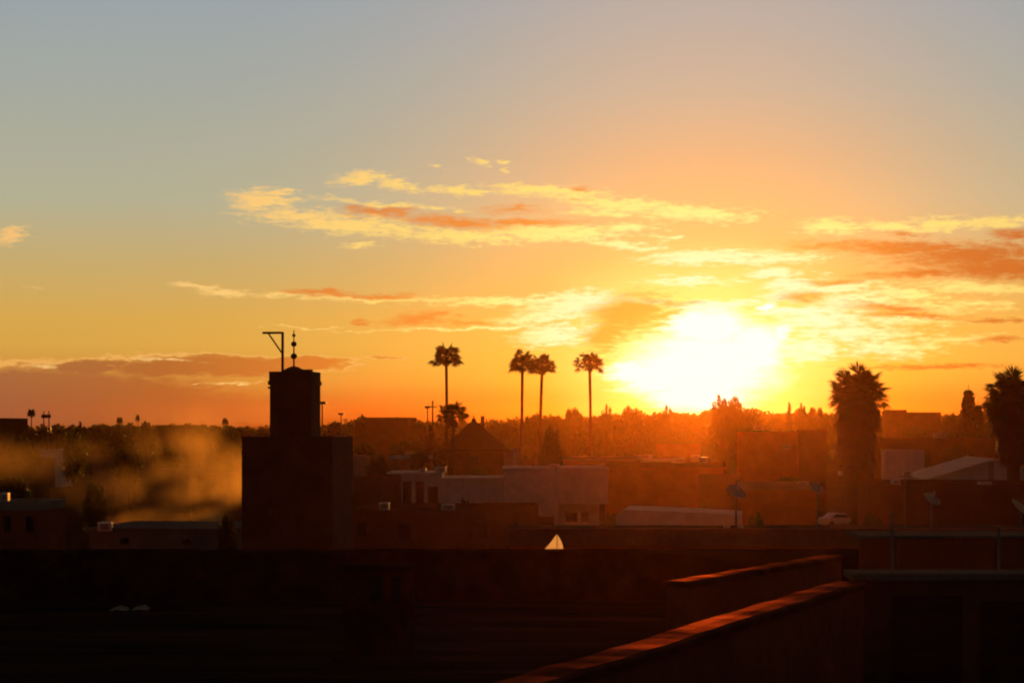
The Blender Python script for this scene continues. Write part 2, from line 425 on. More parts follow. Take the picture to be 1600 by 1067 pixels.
def sunlit_sheen(m, c, rough, fac):
    # sunlit red of the wall tops, painted into the tint of a patchy gloss
    t = m.node_tree; out = t.nodes['Material Output']; b = t.nodes['Principled BSDF']
    gl = N(t, 'ShaderNodeBsdfGlossy'); gl.inputs['Color'].default_value = (*c, 1); gl.inputs['Roughness'].default_value = rough
    n_ = N(t, 'ShaderNodeTexNoise'); n_.inputs['Scale'].default_value = 1.3; n_.inputs['Detail'].default_value = 5
    r_ = N(t, 'ShaderNodeMapRange'); r_.inputs[1].default_value = .38; r_.inputs[2].default_value = .62; r_.inputs[3].default_value = .0; r_.inputs[4].default_value = fac
    co = N(t, 'ShaderNodeTexCoord'); t.links.new(co.outputs['Object'], n_.inputs['Vector']); t.links.new(n_.outputs['Fac'], r_.inputs[0])
    mx = N(t, 'ShaderNodeMixShader'); t.links.new(r_.outputs[0], mx.inputs[0])
    t.links.new(b.outputs[0], mx.inputs[1]); t.links.new(gl.outputs[0], mx.inputs[2]); t.links.new(mx.outputs[0], out.inputs['Surface'])
sunlit_sheen(MAT['coping'], (0.42, 0.10, 0.05), 0.55, 0.22)

# ------------------------------------------------------------------ ground
def structure(name, mb, mat):
    o = mb.build(name, mat); o['kind'] = 'structure'; return o
g = MB(); g.add([(-1450, -60, 0), (1450, -60, 0), (1450, 2550, 0), (-1450, 2550, 0)], [(0, 1, 2, 3)])
structure('ground', g, MAT['ground'])
g = MB(); g.add([(-140, 196, 0.004), (160, 196, 0.004), (160, 206, 0.004), (-140, 206, 0.004)], [(0, 1, 2, 3)])
structure('road', g, MAT['road'])
g = MB(); g.box(-140, 160, 206, 208.5, 0.0, 0.13)
structure('pavement', g, MAT['grey'])

# ------------------------------------------------------------------ buildings
def windows(root, wins, y, deep=0.12):
    for (a, b, t, u, d) in wins:          # px left, px right, row top, row bottom, distance of the wall
        x0, x1, z1, z0 = X(a, d), X(b, d), Z(t, d), Z(u, d)
        fr = MB(); w_ = min(0.08, (x1 - x0) * 0.15)
        for bx in ((x0, x0 + w_, z0, z1), (x1 - w_, x1, z0, z1), (x0 + w_, x1 - w_, z0, z0 + w_), (x0 + w_, x1 - w_, z1 - w_, z1)):
            fr.box(bx[0], bx[1], y - 0.05, y + 0.02, bx[2], bx[3])
        f = fr.build('window', MAT['wood'], root)
        MB().box(x0 + w_, x1 - w_, y - 0.02, y + 0.03, z0 + w_, z1 - w_).build('pane', MAT['glass'], f)

def house(px0, px1, ptop, d, label, mat='brown', depth=9.0, base=0.0, rz=-7.0, wins=(), par=0.45, cap=None, cat='house', name='flat_roofed_house', roofmat='roof', door=None, group=None):
    x0, x1, zt = X(px0, d), X(px1, d), Z(ptop, d)
    root = thing(name, ((x0 + x1) / 2, d + depth / 2, base), label, cat, group)
    y0, y1 = d, d + depth
    zr = zt - par
    MB().box(x0, x1, y0, y1, base - 0.02, zr).build('wall', MAT[mat], root, bevel=0.02)
    if par > 0.05:
        w_ = 0.22
        b = MB()
        e = 0.003
        for q in ((x0 - e, x1 + e, y0 - e, y0 + w_), (x0 - e, x1 + e, y1 - w_, y1 + e), (x0 - e, x0 + w_, y0 + w_, y1 - w_), (x1 - w_, x1 + e, y0 + w_, y1 - w_)):
            b.box(q[0], q[1], q[2], q[3], zr + 0.002, zt)
        b.build('parapet', MAT[cap or mat], root, bevel=0.02)
        MB().box(x0 + w_ + .01, x1 - w_ - .01, y0 + w_ + .01, y1 - w_ - .01, zr + 0.004, zr + 0.06).build('roof', MAT[roofmat], root)
    else:
        MB().box(x0 - 0.12, x1 + 0.12, y0 - 0.12, y1 + 0.12, zr + 0.002, zr + 0.14).build('roof', MAT[roofmat], root)
    if d < 121: windows(root, [w + (d,) for w in wins], y0)
    if door:
        a, b, t = door
        MB().box(X(a, d), X(b, d), y0 - 0.04, y0 + 0.04, base, Z(t, d)).build('door', MAT['wood'], root)
    if rz: root.rotation_euler.z = R(rz)
    return root

# the minaret ---------------------------------------------------------------
def minaret():
    d = 90.0
    x0, x1 = X(466, 92) - 2.1, X(466, 92) + 2.1
    w = x1 - x0; cx = (x0 + x1) / 2 + 0.0
    root = thing('minaret', (cx, d + w / 2, 0), 'dark square mosque tower with stepped lantern top, left of the palms', 'tower')
    ym = d + w / 2
    zt = Z(681, d)
    MB().taper(x0 - 0.03, x1 + 0.03, d - 0.03, d + w + 0.03, -0.02, zt - 0.9, 0.992).build('shaft', MAT['adobe'], root, bevel=0.03)
    b = MB()
    b.box(x0 - 0.02, x1 + 0.02, d - 0.02, d + w + 0.02, zt - 0.898, zt - 0.62)
    s = b.build('cornice', MAT['adobe'], root, bevel=0.02)
    b = MB(); t = 0.22
    for q in ((x0, x1, d, d + t), (x0, x1, d + w - t, d + w), (x0, x0 + t, d + t, d + w - t), (x1 - t, x1, d + t, d + w - t)):
        b.box(*q, zt - 0.618, zt - 0.02)
    b.build('parapet', MAT['adobe'], root, bevel=0.02)
    MB().box(x0 + t, x1 - t, d + t, d + w - t, zt - 0.616, zt - 0.55).build('roof', MAT['roof'], root)
    # lantern
    l0, l1 = X(461, 92) - .94, X(461, 92) + .94; lw = l1 - l0
    ly0 = ym - lw / 2; zl = Z(579, d)
    MB().taper(l0 - 0.03, l1 + 0.03, ly0, ly0 + lw, zt - 0.57, zl - 0.62, 0.995).build('lantern', MAT['adobe'], root, bevel=0.02)
    MB().box(l0 - 0.10, l1 + 0.07, ly0 - 0.07, ly0 + lw + 0.07, zl - 0.618, zl - 0.42).build('lantern_cornice', MAT['adobe'], root, bevel=0.02)
    MB().box(l0 - 0.06, l1 + 0.03, ly0 - 0.03, ly0 + lw + 0.03, zl - 0.416, zl).build('battlement', MAT['adobe'], root, bevel=0.03)
    MB().box(l1 - 0.50, l1 + 0.028, ly0 - 0.028, ly0 + 0.4, zl + 0.002, zl + 0.09).build('merlon', MAT['adobe'], root, bevel=0.02)
    zc = zl + 0.001
    xs = X(459, d + w / 2) ; 
    b = MB(); b.lathe((xs, ym, zc), [(0.62, 0.0), (0.52, 0.06), (0.36, 0.15), (0.22, 0.22), (0.08, 0.26)], 18)
    b.build('dome', MAT['adobe'], root, smooth=True)
    dm = d + w / 2
    # finial of copper balls on a rod
    zb = Z(574, dm)
    fin = MB().tube([(xs, ym, zb - 0.1), (xs, ym, Z(516, dm))], [0.045, 0.022], 8).build('finial', MAT['copper'], root)
    def ball(py, r_, sq=1.0):
        MB().lathe((xs, ym, Z(py, dm)), [(0.02, -r_ * sq)] + [(r_ * math.cos(R(a)), r_ * sq * math.sin(R(a))) for a in range(-70, 71, 20)] + [(0.02, r_ * sq)], 14).build('ball', MAT['copper'], fin, smooth=True)
    ball(556.5, 0.155, 0.9); ball(537.5, 0.135, 0.95); ball(524, 0.085, 0.9)
    # wooden bracket for the prayer flag
    xp = X(444, dm); yb = ym - 0.35
    gal = MB().box(xp - 0.05, xp + 0.05, yb - 0.05, yb + 0.05, zc - 0.3, Z(519, dm)).build('flag_bracket', MAT['wood'], root)
    MB().box(X(412, dm), xp - 0.052, yb - 0.045, yb + 0.045, Z(522, dm), Z(518.6, dm)).build('beam', MAT['wood'], gal)
    MB().tube([(X(421.5, dm), yb, Z(521.5, dm)), (xp - 0.03, yb, Z(552, dm))], 0.042, 6).build('brace', MAT['wood'], gal)
    MB().box(X(419, d) - 0.12, l0 + 0.03, ly0 + 0.2, ly0 + 0.32, Z(606, d), Z(603, d)).build('loudspeaker', MAT['metal'], root)
    root.rotation_euler.z = R(-8)
minaret()

# white building and its neighbours -------------------------------------------
def white_building():
    d = 165.0
    root = thing('white_building', (X(790, d), d + 6, 0), 'long whitewashed building of stepped blocks below the tall palms', 'building')
    def blk(name, a, b, t, u, dd, dep, mat='white', bev=0.03):
        return MB().box(X(a, dd), X(b, dd), dd, dd + dep, Z(u, dd) if u else -0.02, Z(t, dd)).build(name, MAT[mat], root, bevel=bev)
    blk('wing', 606, 690, 744, None, d + 1.2, 8)
    blk('wing_coping', 604, 691, 738, 743.6, d + 1.0, 8.6)
    blk('main_block', 690.3, 786, 750, None, d + 0.8, 9)
    blk('coping', 689.5, 786, 746.5, 749.6, d + 0.6, 9.3)
    blk('upper_block', 786.4, 868, 735, None, d, 10)
    blk('coping', 785, 868.6, 731.2, 734.6, d - 0.15, 10.3)
    blk('pilaster', 866, 872.6, 735, None, d - 0.3, 0.28)
    blk('side_block', 873, 950, 734, 787, d - 0.6, 9.5)
    blk('coping', 872.4, 951, 730.5, 733.6, d - 0.75, 9.8)
    blk('ground_floor', 873, 936, 787.4, None, d + 1.0, 7)
    windows(root, [(628, 642, 752, 800, d), (648, 662, 752, 800, d), (667, 684, 760, 800, d)], d + 1.2)
    windows(root, [(838, 868, 806, 838, d)], d)
    windows(root, [(884, 902, 800, 815, d + 1.0), (908, 920, 800, 815, d + 1)], d + 1.0)
    MB().box(X(690, d), X(786, d), d - 0.9, d + 0.78, Z(800, d), Z(797, d)).build('ledge', MAT['brown'], root, bevel=0.02)
    MB().box(X(706, d), X(706, d) + 0.8, d - 0.2, d + 0.78, -0.02, Z(800.3, d)).build('buttress', MAT['brown'], root)
white_building()

house(556, 828, 797, 120, 'long low brown building in front of the white stepped building', 'brown', depth=12, wins=[(575, 592, 815, 840), (640, 660, 818, 842), (760, 782, 815, 842)], cap='brown')
house(563, 606, 745, 150, 'narrow dark brown house against the right side of the tower', 'brown', depth=9, wins=[(574, 584, 762, 778), (588, 598, 762, 778)])
house(744, 830, 790, 128, 'dark flat roofed annex between the brown building and white block', 'brown', depth=6, base=0)

def pavilion():
    d = 262.0
    x0, x1 = X(690, d), X(797, d); w = x1 - x0; xm = X(739, d); ym = d + w / 2
    root = thing('pyramid_roofed_pavilion', (xm, ym, 0), 'square pavilion with a dark pyramid roof behind the lower palm', 'pavilion')
    MB().box(x0 + 0.8, x1 - 0.8, d + 0.8, d + w - 0.8, -0.02, Z(706, d)).build('wall', MAT['brown'], root, bevel=0.03)
    ze, za = Z(705.6, d), Z(655, ym)
    e = 0.002
    b = MB(); b.add([(x0, d, ze + e), (x1, d, ze + e), (x1, d + w, ze + e), (x0, d + w, ze + e), (xm, ym, za),
                     (x0, d, ze + .3), (x1, d, ze + .3), (x1, d + w, ze + .3), (x0, d + w, ze + .3)],
                    [(0, 3, 2, 1), (0, 1, 6, 5), (1, 2, 7, 6), (2, 3, 8, 7), (3, 0, 5, 8), (5, 6, 4), (6, 7, 4), (7, 8, 4), (8, 5, 4)])
    b.build('roof', MAT['tile'], root)
    MB().lathe((xm, ym, za - 0.2), [(0.30, 0), (0.32, 0.2), (0.08, 0.4), (0.12, 0.5), (0.03, 0.7), (0.02, 1.0)], 10).build('finial', MAT['tile'], root)
    MB().box(xm + 0.95, xm + 1.45, ym - 0.2, ym + 0.25, za - 1.4, za + 0.45).build('chimney', MAT['tile'], root)
    windows(root, [(735, 748, 712, 726, d)], d + 0.8)
pavilion()

house(876, 1002, 714, 262, 'low reddish building under the palm nearest the sun', 'rose', depth=10, cap='pale', wins=[(895, 908, 722, 730), (960, 972, 722, 730)])
house(952, 1138, 723, 188, 'long reddish flat roofed building right of the white block', 'terracotta', depth=7, wins=[(1000, 1012, 738, 754), (1035, 1047, 738, 754), (1080, 1092, 738, 754)], cap='brown', name='apartment_block')
house(1005, 1062, 717, 330, 'small hazy house with pale roof edge under the sun', 'ochre', depth=9, cap='white', wins=[(1020, 1028, 724, 732)])
house(1084, 1122, 712, 345, 'small hazy cream house just right below the sun', 'pale', depth=9, cap='white', wins=[(1096, 1104, 719, 727)])
house(1030, 1095, 694, 420, 'hazy flat roofed house deep in the glow below the sun', 'brown', depth=10)
house(1100, 1166, 744, 172, 'small brown house behind the satellite dish beside the wide block', 'brown', depth=9, wins=[(1118, 1128, 756, 768)])
def wide_block():
    d = 240
    r_ = house(1163, 1258, 675, d, 'wide brown block building left of the shaggy palm', 'terracotta', depth=14, wins=[(1185, 1193, 700, 712), (1205, 1213, 700, 712)], par=0.6, cat='building', name='apartment_block')
    MB().box(X(1258.4, d), X(1301, d), d - 0.8, d + 12, -0.02, Z(671, d)).build('stair_tower', MAT['brown'], r_, bevel=0.03)
    windows(r_, [] and [(1272, 1282, 690, 706, d), (1272, 1282, 716, 730, d)], d - 0.8)
wide_block()
house(1160, 1284, 756, 150, 'long brown building in front of the wide block', 'terracotta', depth=8, cap='pale', wins=[(1190, 1202, 775, 792), (1232, 1244, 775, 792)])
house(1384, 1562, 684, 300, 'long dark flat roofed building between the two shaggy palms', 'brown', depth=14, wins=[(1470, 1482, 694, 706), (1500, 1512, 694, 706), (1530, 1542, 694, 706)], par=0.6, cat='building', name='apartment_block')
house(1389, 1450, 703, 232, 'small white house beside the left shaggy palm', 'white', depth=7, wins=[(1398, 1406, 711, 722)])
MB_ = MB()
def white_hall():
    d = 165
    root = thing('gabled_hall', (X(1560, d), d + 8, 0), 'low white hall with sloping gable roof behind the right shaggy palm', 'hall')
    zb = Z(752, d)
    poly = [(X(1466, d), -0.02), (X(1690, d), -0.02), (X(1690, d), Z(746, d)), (X(1566, d), Z(719.5, d)), (X(1466, d), Z(750, d))]
    MB().prism(poly, d, d + 16).build('wall', MAT['white'], root)
    rf = [(X(1460, d), Z(751.2, d)), (X(1566, d), Z(719, d)), (X(1696, d), Z(747, d)), (X(1696, d), Z(744.8, d)), (X(1566, d), Z(716.6, d)), (X(1460, d), Z(748.8, d))]
    MB().prism(rf, d - 0.3, d + 16.3).build('roof', MAT['white'], root)
    MB().box(X(1558, d), X(1566, d), d - 0.12, d - 0.004, 0.0, Z(722, d)).build('downpipe_pier', MAT['pale'], root)
    root.rotation_euler.z = R(-5)
white_hall()
house(1376, 1660, 757, 122, 'long dark brown terrace house in front of the white gabled hall', 'brown', depth=12, wins=[(1420, 1434, 780, 800), (1480, 1494, 780, 800), (1520, 1534, 780, 800)], cap='brown')
def slope_wall():
    d = 112
    root = thing('whitewashed_shed', (X(1068, d), d + 3, 0), 'low whitewashed shed with sloping top behind the near terrace edge', 'shed')
    poly = [(X(972, d), -0.02), (X(1168, d), -0.02), (X(1168, d), Z(804, d)), (X(1100, d), Z(800, d)), (X(984, d), Z(796, d)), (X(972, d), Z(808, d))]
    MB().prism(poly, d, d + 6).build('wall', MAT['white'], root, bevel=0.03)
    MB().box(X(1088, d), X(1128, d), d - 0.5, d - 0.005, Z(833, d), Z(829, d)).build('ledge', MAT['white'], root, bevel=0.02)
    root.rotation_euler.z = R(-7)
slope_wall()

# left, in and before the smoke
house(-60, 70, 783, 100, 'low orange brown house with pale roof edge at the far left', 'terracotta', depth=4, cap='pale', wins=[(14, 26, 806, 830), (50, 62, 806, 830)])
def low_shed():
    r_ = house(150, 378, 829, 108, 'wide low shed with pale dusty roof left of the tower', 'grey', depth=8, par=0.0, roofmat='grey', cat='shed', name='low_shed', wins=[(200, 214, 840, 850), (300, 314, 840, 850)])
low_shed()
house(66, 97, 702, 330, 'tiny pale house left of the dark tree in the smoke', 'white', depth=6, wins=[(78, 84, 708, 714)])
house(-30, 60, 716, 290, 'hazy brown house at the left edge behind the orange house', 'brown', depth=9, wins=[(10, 18, 728, 740)])
house(150, 214, 722, 262, 'brown house seen through thin smoke right of the dark tree', 'rose', depth=9, wins=[(170, 178, 734, 746)])
house(226, 304, 733, 232, 'wide low house wrapped in the middle of the smoke', 'ochre', depth=9, wins=[(250, 260, 745, 758), (276, 286, 745, 758)])
house(306, 384, 740, 212, 'brown house in thick smoke beside the tower', 'terracotta', depth=9, wins=[(330, 341, 756, 770)])
house(84, 146, 762, 160, 'low dark house in front of the dark smoky tree', 'brown', depth=7, wins=[(104, 114, 776, 792)])
house(544, 582, 712, 300, 'small house with pale strip of wall just right of the tower', 'pale', depth=8)
house(612, 668, 712, 285, 'low house with pale parapet left of the lower palm', 'ochre', depth=8, cap='white', wins=[(630, 638, 720, 730)])
house(786, 806, 701, 268, 'tiny pale hut at the right foot of the pyramid roof', 'white', depth=4, par=0.0, wins=[(797, 800, 703, 707)])
# on the skyline
house(-40, 13, 653, 420, 'dark flat topped block at the left end of the skyline', 'brown', depth=14, cat='building', name='apartment_block', wins=[(-6, -1, 664, 672), (4, 9, 664, 672)])
house(247, 301, 664, 560, 'hazy flat topped building on the skyline above the smoke', 'brown', depth=14, cat='building', name='apartment_block', wins=[(262, 267, 674, 680), (280, 285, 674, 680)])
house(574, 642, 652, 560, 'long hazy flat topped building on the skyline right of the tower', 'brown', depth=16, cat='building', name='apartment_block', wins=[(590, 595, 662, 670), (612, 617, 662, 670)])
house(1388, 1421, 640, 520, 'hazy square building on the skyline beside the left shaggy palm', 'brown', depth=12, cat='building', name='apartment_block', wins=[(1400, 1404, 650, 656)])
house(1421.6, 1474, 644, 560, 'hazy long building on the skyline left of the stepped conifer', 'brown', depth=12, cat='building', name='apartment_block', wins=[(1436, 1440, 654, 660), (1455, 1459, 654, 660)])

# ------------------------------------------------------------------ palms
def fan(mb, o, d, pet, r_, n=13, droop=0.25, span=105, rng=rnd):
    """one fan leaf: a thin stalk, then narrow pointed fingers spread in a fan whose tips sink"""
    o = Vector(o); d = d.normalized()
    side = d.cross(Vector((0, 0, 1)))
    side = side.normalized() if side.length > 1e-3 else Vector((1, 0, 0))
    roll = rng.uniform(-0.7, 0.7)
    up = side.cross(d).normalized()
    side = (side * math.cos(roll) + up * math.sin(roll)).normalized()
    up = side.cross(d).normalized()
    c = o + d * pet + Vector((0, 0, -droop * 0.25 * pet))
    w_ = 0.025
    mb.add([o - side * w_, o + side * w_, c + side * w_ * .7, c - side * w_ * .7], [(0, 1, 2, 3)])
    for i in range(n):
        a = R(-span + 2 * span * i / (n - 1) + rng.uniform(-4, 4))
        u = d * math.cos(a) + side * math.sin(a)
        v = -d * math.sin(a) + side * math.cos(a)
        L = r_ * (0.75 + 0.25 * math.cos(a)) * rng.uniform(0.85, 1.08)
        hw = r_ * 2 * R(span) / n * 0.30
        m1 = c + u * L * 0.5 + up * 0.02 * r_ - Vector((0, 0, droop * 0.10 * L))
        tip = c + u * L * 0.93 - Vector((0, 0, droop * 0.75 * L))
        mb.add([c, m1 - v * hw, tip, m1 + v * hw], [(0, 1, 2, 3)])

def palm_crown(mb, c, rad, hgt, n, rng, up_min=-0.55, leaf=0.5, seg=13, pet=(0.14, 0.60), span=105):
    for i in range(n):
        t = (i + 0.5) / n
        s = 0.97 - t * (0.97 - up_min) + rng.uniform(-.06, .06)
        a = i * 2.39996 + rng.uniform(-.25, .25)
        h = math.sqrt(max(0.02, 1 - min(.98, abs(s)) ** 2))
        d = Vector((math.cos(a) * h, math.sin(a) * h, s * hgt / rad))
        fan(mb, Vector(c) + Vector((0, 0, -0.2)) + d * 0.12, d, rad * rng.uniform(*pet), rad * leaf * rng.uniform(.85, 1.1), seg, rng.uniform(.15, .45), span, rng=rng)

def tall_palm(px, py_top, px_w, d, label, seed, thick=1.0, px_base=None):
    rng = random.Random(seed)
    px_base = px if px_base is None else px_base
    x, xb = X(px, d), X(px_base, d); rad = px_w * 1.12 / FPX * d / 2
    zc = Z(py_top, d) - rad * 0.92
    root = thing('fan_palm', (xb, d, 0), label, 'palm tree', 'tall thin fan palms')
    pts = [(xb + (x - xb) * t ** 1.4 + math.sin(t * 3) * 0.12, d, zc * t + 0.0) for t in (0, .15, .3, .45, .6, .75, .9, 1)]
    MB().tube(pts, [q * thick for q in (.46, .34, .29, .27, .255, .25, .25, .27)], 10).build('trunk', MAT['palmbark'], root, smooth=True)
    b = MB(); palm_crown(b, (x, d, zc), rad * 1.16, rad * 1.0, 78, rng, -0.5, leaf=0.44, seg=15, pet=(.16, .66), span=85)
    b.build('crown', MAT['palmleaf'], root)
    b = MB()
    for i in range(14):
        a = i * 2.4 + rng.uniform(-.2, .2)
        fan(b, (x, d, zc - .35 - .03 * i), Vector((math.cos(a) * .55, math.sin(a) * .55, -1)), .45, .65, 9, .2, 60, rng)
    b.build('dead_leaf_skirt', MAT['deadleaf'], root)
    return root
tall_palm(697, 534, 45, 345, 'lone tall thin palm nearest the tower', 11, px_base=697)
tall_palm(707, 621, 42, 192, 'shorter palm with low crown in front of the lone tall palm', 12, thick=.6, px_base=706)
tall_palm(816, 545, 43, 340, 'tall thin palm, left one of the touching pair', 13, px_base=813)
tall_palm(847, 549, 42, 330, 'tall thin palm, right one of the touching pair, trunk bending left', 14, px_base=840)
tall_palm(921, 545, 41, 335, 'tall thin palm close to the white glare of the sun', 15, px_base=922)

def skirted_palm(px, py_top, px_w, d, py_skirt_top, py_skirt_bot, w_top, w_bot, label, seed):
    rng = random.Random(seed)
    x = X(px, d); k = d / FPX; rad = px_w * k / 2
    zc = Z(py_top, d) - rad * 0.98
    z1, z0 = Z(py_skirt_top, d), Z(py_skirt_bot, d)
    root = thing('shaggy_fan_palm', (x, d, 0), label, 'palm tree', 'thick shaggy fan palms')
    MB().tube([(x, d, 0), (x + .05, d, zc * .3), (x + .04, d, zc * .7), (x, d, zc)], [.62, .5, .46, .42], 12).build('trunk', MAT['palmbark'], root, smooth=True)
    b = MB(); palm_crown(b, (x, d, zc), rad, rad * 1.0, 76, rng, -0.85, leaf=0.40, seg=13, pet=(.46, .66), span=62)
    palm_crown(b, (x, d, zc), rad, rad * .9, 70, rng, -0.9, leaf=0.40, seg=13, pet=(.10, .36))
    palm_crown(b, (x, d, zc), rad, rad * 1.0, 44, rng, -0.05, leaf=0.44, seg=13, pet=(.30, .56), span=75)
    for i, (a, s) in enumerate(((0.5, .9), (2.2, .8), (1.6, 1.2), (2.9, .45), (0.1, .25))):      # long fronds that stand out of the crown
        fan(b, (x, d, zc), Vector((math.cos(a), -.2, s)), rad * .62, rad * .5, 13, .15, 60, rng)
    b.build('crown', MAT['palmleaf'], root)
    b = MB()
    n = 460
    for i in range(n):
        t = i / n
        z = z0 + (z1 - z0) * (t + rng.uniform(-.01, .01)) + .6
        wr = (w_bot + (w_top - w_bot) * t) * k / 2 * rng.uniform(.78, 1.12)
        a = rng.uniform(0, 2 * math.pi)
        o = Vector((x + math.cos(a) * .36, d + math.sin(a) * .36, z + .25))
        dv = Vector((math.cos(a) * wr * .52, math.sin(a) * wr * .52, -0.75 * rng.uniform(.7, 1.3)))
        fan(b, o, dv, wr * .62, .78, 9, .75, 48, rng)
    b.build('dead_leaf_skirt', MAT['deadleaf'], root)
    return root
skirted_palm(1340, 563, 108, 150, 630, 800, 80, 32, 'thick shaggy palm right of the sun with a full skirt of dead fronds', 21)
skirted_palm(1582, 569, 104, 140, 632, 722, 80, 22, 'thick shaggy palm at the right edge cut by the frame', 22)

# ------------------------------------------------------------------ trees
def clump_leaves(mb, c, rad, n, size, rng, flat=1.0):
    for _ in range(n):
        v = Vector((rng.gauss(0, 1), rng.gauss(0, 1), rng.gauss(0, 1))).normalized() * rad * rng.uniform(.45, 1.08)
        v.z *= flat
        p = Vector(c) + v
        nrm = Vector((rng.gauss(0, 1), rng.gauss(0, 1), rng.gauss(0, 1) + .4)).normalized()
        a = nrm.orthogonal().normalized(); q = nrm.cross(a)
        th = rng.uniform(0, 6.28); a, q = a * math.cos(th) + q * math.sin(th), q * math.cos(th) - a * math.sin(th)
        s = size * rng.uniform(.6, 1.35)
        mb.add([p - a * s, p + q * s * .55, p + a * s, p - q * s * .55], [(0, 1, 2, 3)])
PROTO = {}
def proto(kind, seed):
    """trunk and crown of one tree a metre high, kept as mesh data"""
    rng = random.Random(seed)
    t, c = MB(), MB()
    def limb(p0, p1, r0, r1): t.tube([p0, (Vector(p0) + Vector(p1)) / 2 + Vector((rng.uniform(-.02, .02), rng.uniform(-.02, .02), .01)), p1], [r0, (r0 + r1) / 2, r1], 6)
    if kind in ('round', 'broad', 'umbrella', 'ragged'):
        base = {'round': .30, 'broad': .26, 'umbrella': .55, 'ragged': .34}[kind]
        t.tube([(0, 0, 0), (.01, 0, base * .6), (0, .01, base + .12)], [.035, .026, .018], 7)
        R0 = {'round': .36, 'broad': .52, 'umbrella': .50, 'ragged': .42}[kind]
        zc = {'round': .63, 'broad': .60, 'umbrella': .84, 'ragged': .66}[kind]
        zr = {'round': .33, 'broad': .32, 'umbrella': .12, 'ragged': .37}[kind]
        n = {'round': 24, 'broad': 30, 'umbrella': 18, 'ragged': 16}[kind]
        for i in range(n):
            a = i * 2.39996; s = -0.75 + (1.55 if kind == 'ragged' else 1.7) * (i + .5) / n; h = math.sqrt(max(.05, 1 - min(1, abs(s)) ** 2))
            f = rng.uniform(.55, .92)
            p = Vector((math.cos(a) * R0 * h * f, math.sin(a) * R0 * h * f, zc + zr * s * rng.uniform(.75, 1.0)))
            if i % 3 == 0: limb((0, 0, base * rng.uniform(.7, 1.2)), p, .014, .004)
            cr = {'round': .12, 'broad': .14, 'umbrella': .10, 'ragged': .10}[kind] * rng.uniform(.7, 1.25)
            clump_leaves(c, p, cr, 95, .034, rng, .8)
        if kind != 'umbrella': clump_leaves(c, (0, 0, zc), R0 * .66, 420, .042, rng, .8)
    elif kind == 'conifer':
        t.tube([(0, 0, 0), (0, 0, .5), (0, 0, .97)], [.03, .018, .004], 7)
        for i in range(15):
            z = .14 + .82 * i / 15; rr = .30 * (1 - i / 15.5) ** .8 * rng.uniform(.8, 1.15)
            for k in range(6):
                a = k * 1.047 + i * .5 + rng.uniform(-.3, .3)
                p = Vector((math.cos(a) * rr * .7, math.sin(a) * rr * .7, z - .02))
                limb((0, 0, z), p, .007, .002)
                clump_leaves(c, p, rr * .42 + .015, 34, .030, rng, .45)
    elif kind == 'cypress':
        t.tube([(0, 0, 0), (0, 0, .5), (0, 0, .95)], [.03, .02, .004], 7)
        for i in range(26):
            z = .08 + .88 * i / 26; rr = .10 * math.sin(min(1, (i + 3) / 9) * 1.57) * (1 - max(0, i - 15) / 12.5)
            clump_leaves(c, (rng.uniform(-.02, .02), rng.uniform(-.02, .02), z), rr * 1.15 + .012, 70, .024, rng, 1.2)
    elif kind == 'palm':
        t.tube([(0, 0, 0), (.01, 0, .4), (0, 0, .86)], [.022, .015, .013], 7)
        for i in range(26):
            s = .9 - 1.35 * (i + .5) / 26; a = i * 2.4; h = math.sqrt(1 - min(.95, abs(s)) ** 2)
            fan(c, (0, 0, .87), Vector((math.cos(a) * h, math.sin(a) * h, s)), .062, .072, 9, .35, 95, rng)
    PROTO[kind] = (t, c)
for k_, s_ in (('round', 31), ('broad', 32), ('umbrella', 33), ('ragged', 34), ('conifer', 35), ('cypress', 36), ('palm', 37)):
    proto(k_, s_)
TREE_SRC = {}
def tree(kind, px, py_top, px_w, d, label, group=None, rz=None, leaf=None, name=None):
    name = name or {'round': 'leafy_tree', 'broad': 'leafy_tree', 'umbrella': 'umbrella_tree', 'ragged': 'leafy_tree', 'conifer': 'conifer', 'cypress': 'cypress', 'palm': 'fan_palm'}[kind]
    leaf = leaf or {'conifer': 'leafdark', 'cypress': 'leafdark', 'palm': 'palmleaf'}.get(kind, 'leaf')
    wid = {'round': .84, 'broad': 1.22, 'umbrella': 1.14, 'ragged': .80, 'conifer': .62, 'cypress': .25, 'palm': .25}[kind]
    key = (kind, leaf)
    h = Z(py_top, d); sx = px_w * d / FPX / wid
    cat = 'palm tree' if kind == 'palm' else 'tree'
    if key not in TREE_SRC:
        o = thing(name, (0, 0, 0), label, cat, group)
        PROTO[kind][0].build('trunk', MAT['bark'], o, smooth=True)
        PROTO[kind][1].build('crown', MAT[leaf], o)
        TREE_SRC[key] = o
    else:
        o = copy_tree(TREE_SRC[key]); o.name = name
        tag(o, label, cat)
        if group: o['group'] = group
        elif 'group' in o: del o['group']
    o.location = (X(px, d), d, 0)
    o.scale = (sx, sx, h)
    o.rotation_euler.z = rnd.uniform(0, 6.28) if rz is None else rz
    return o
SK = 'hazy trees along the skyline'
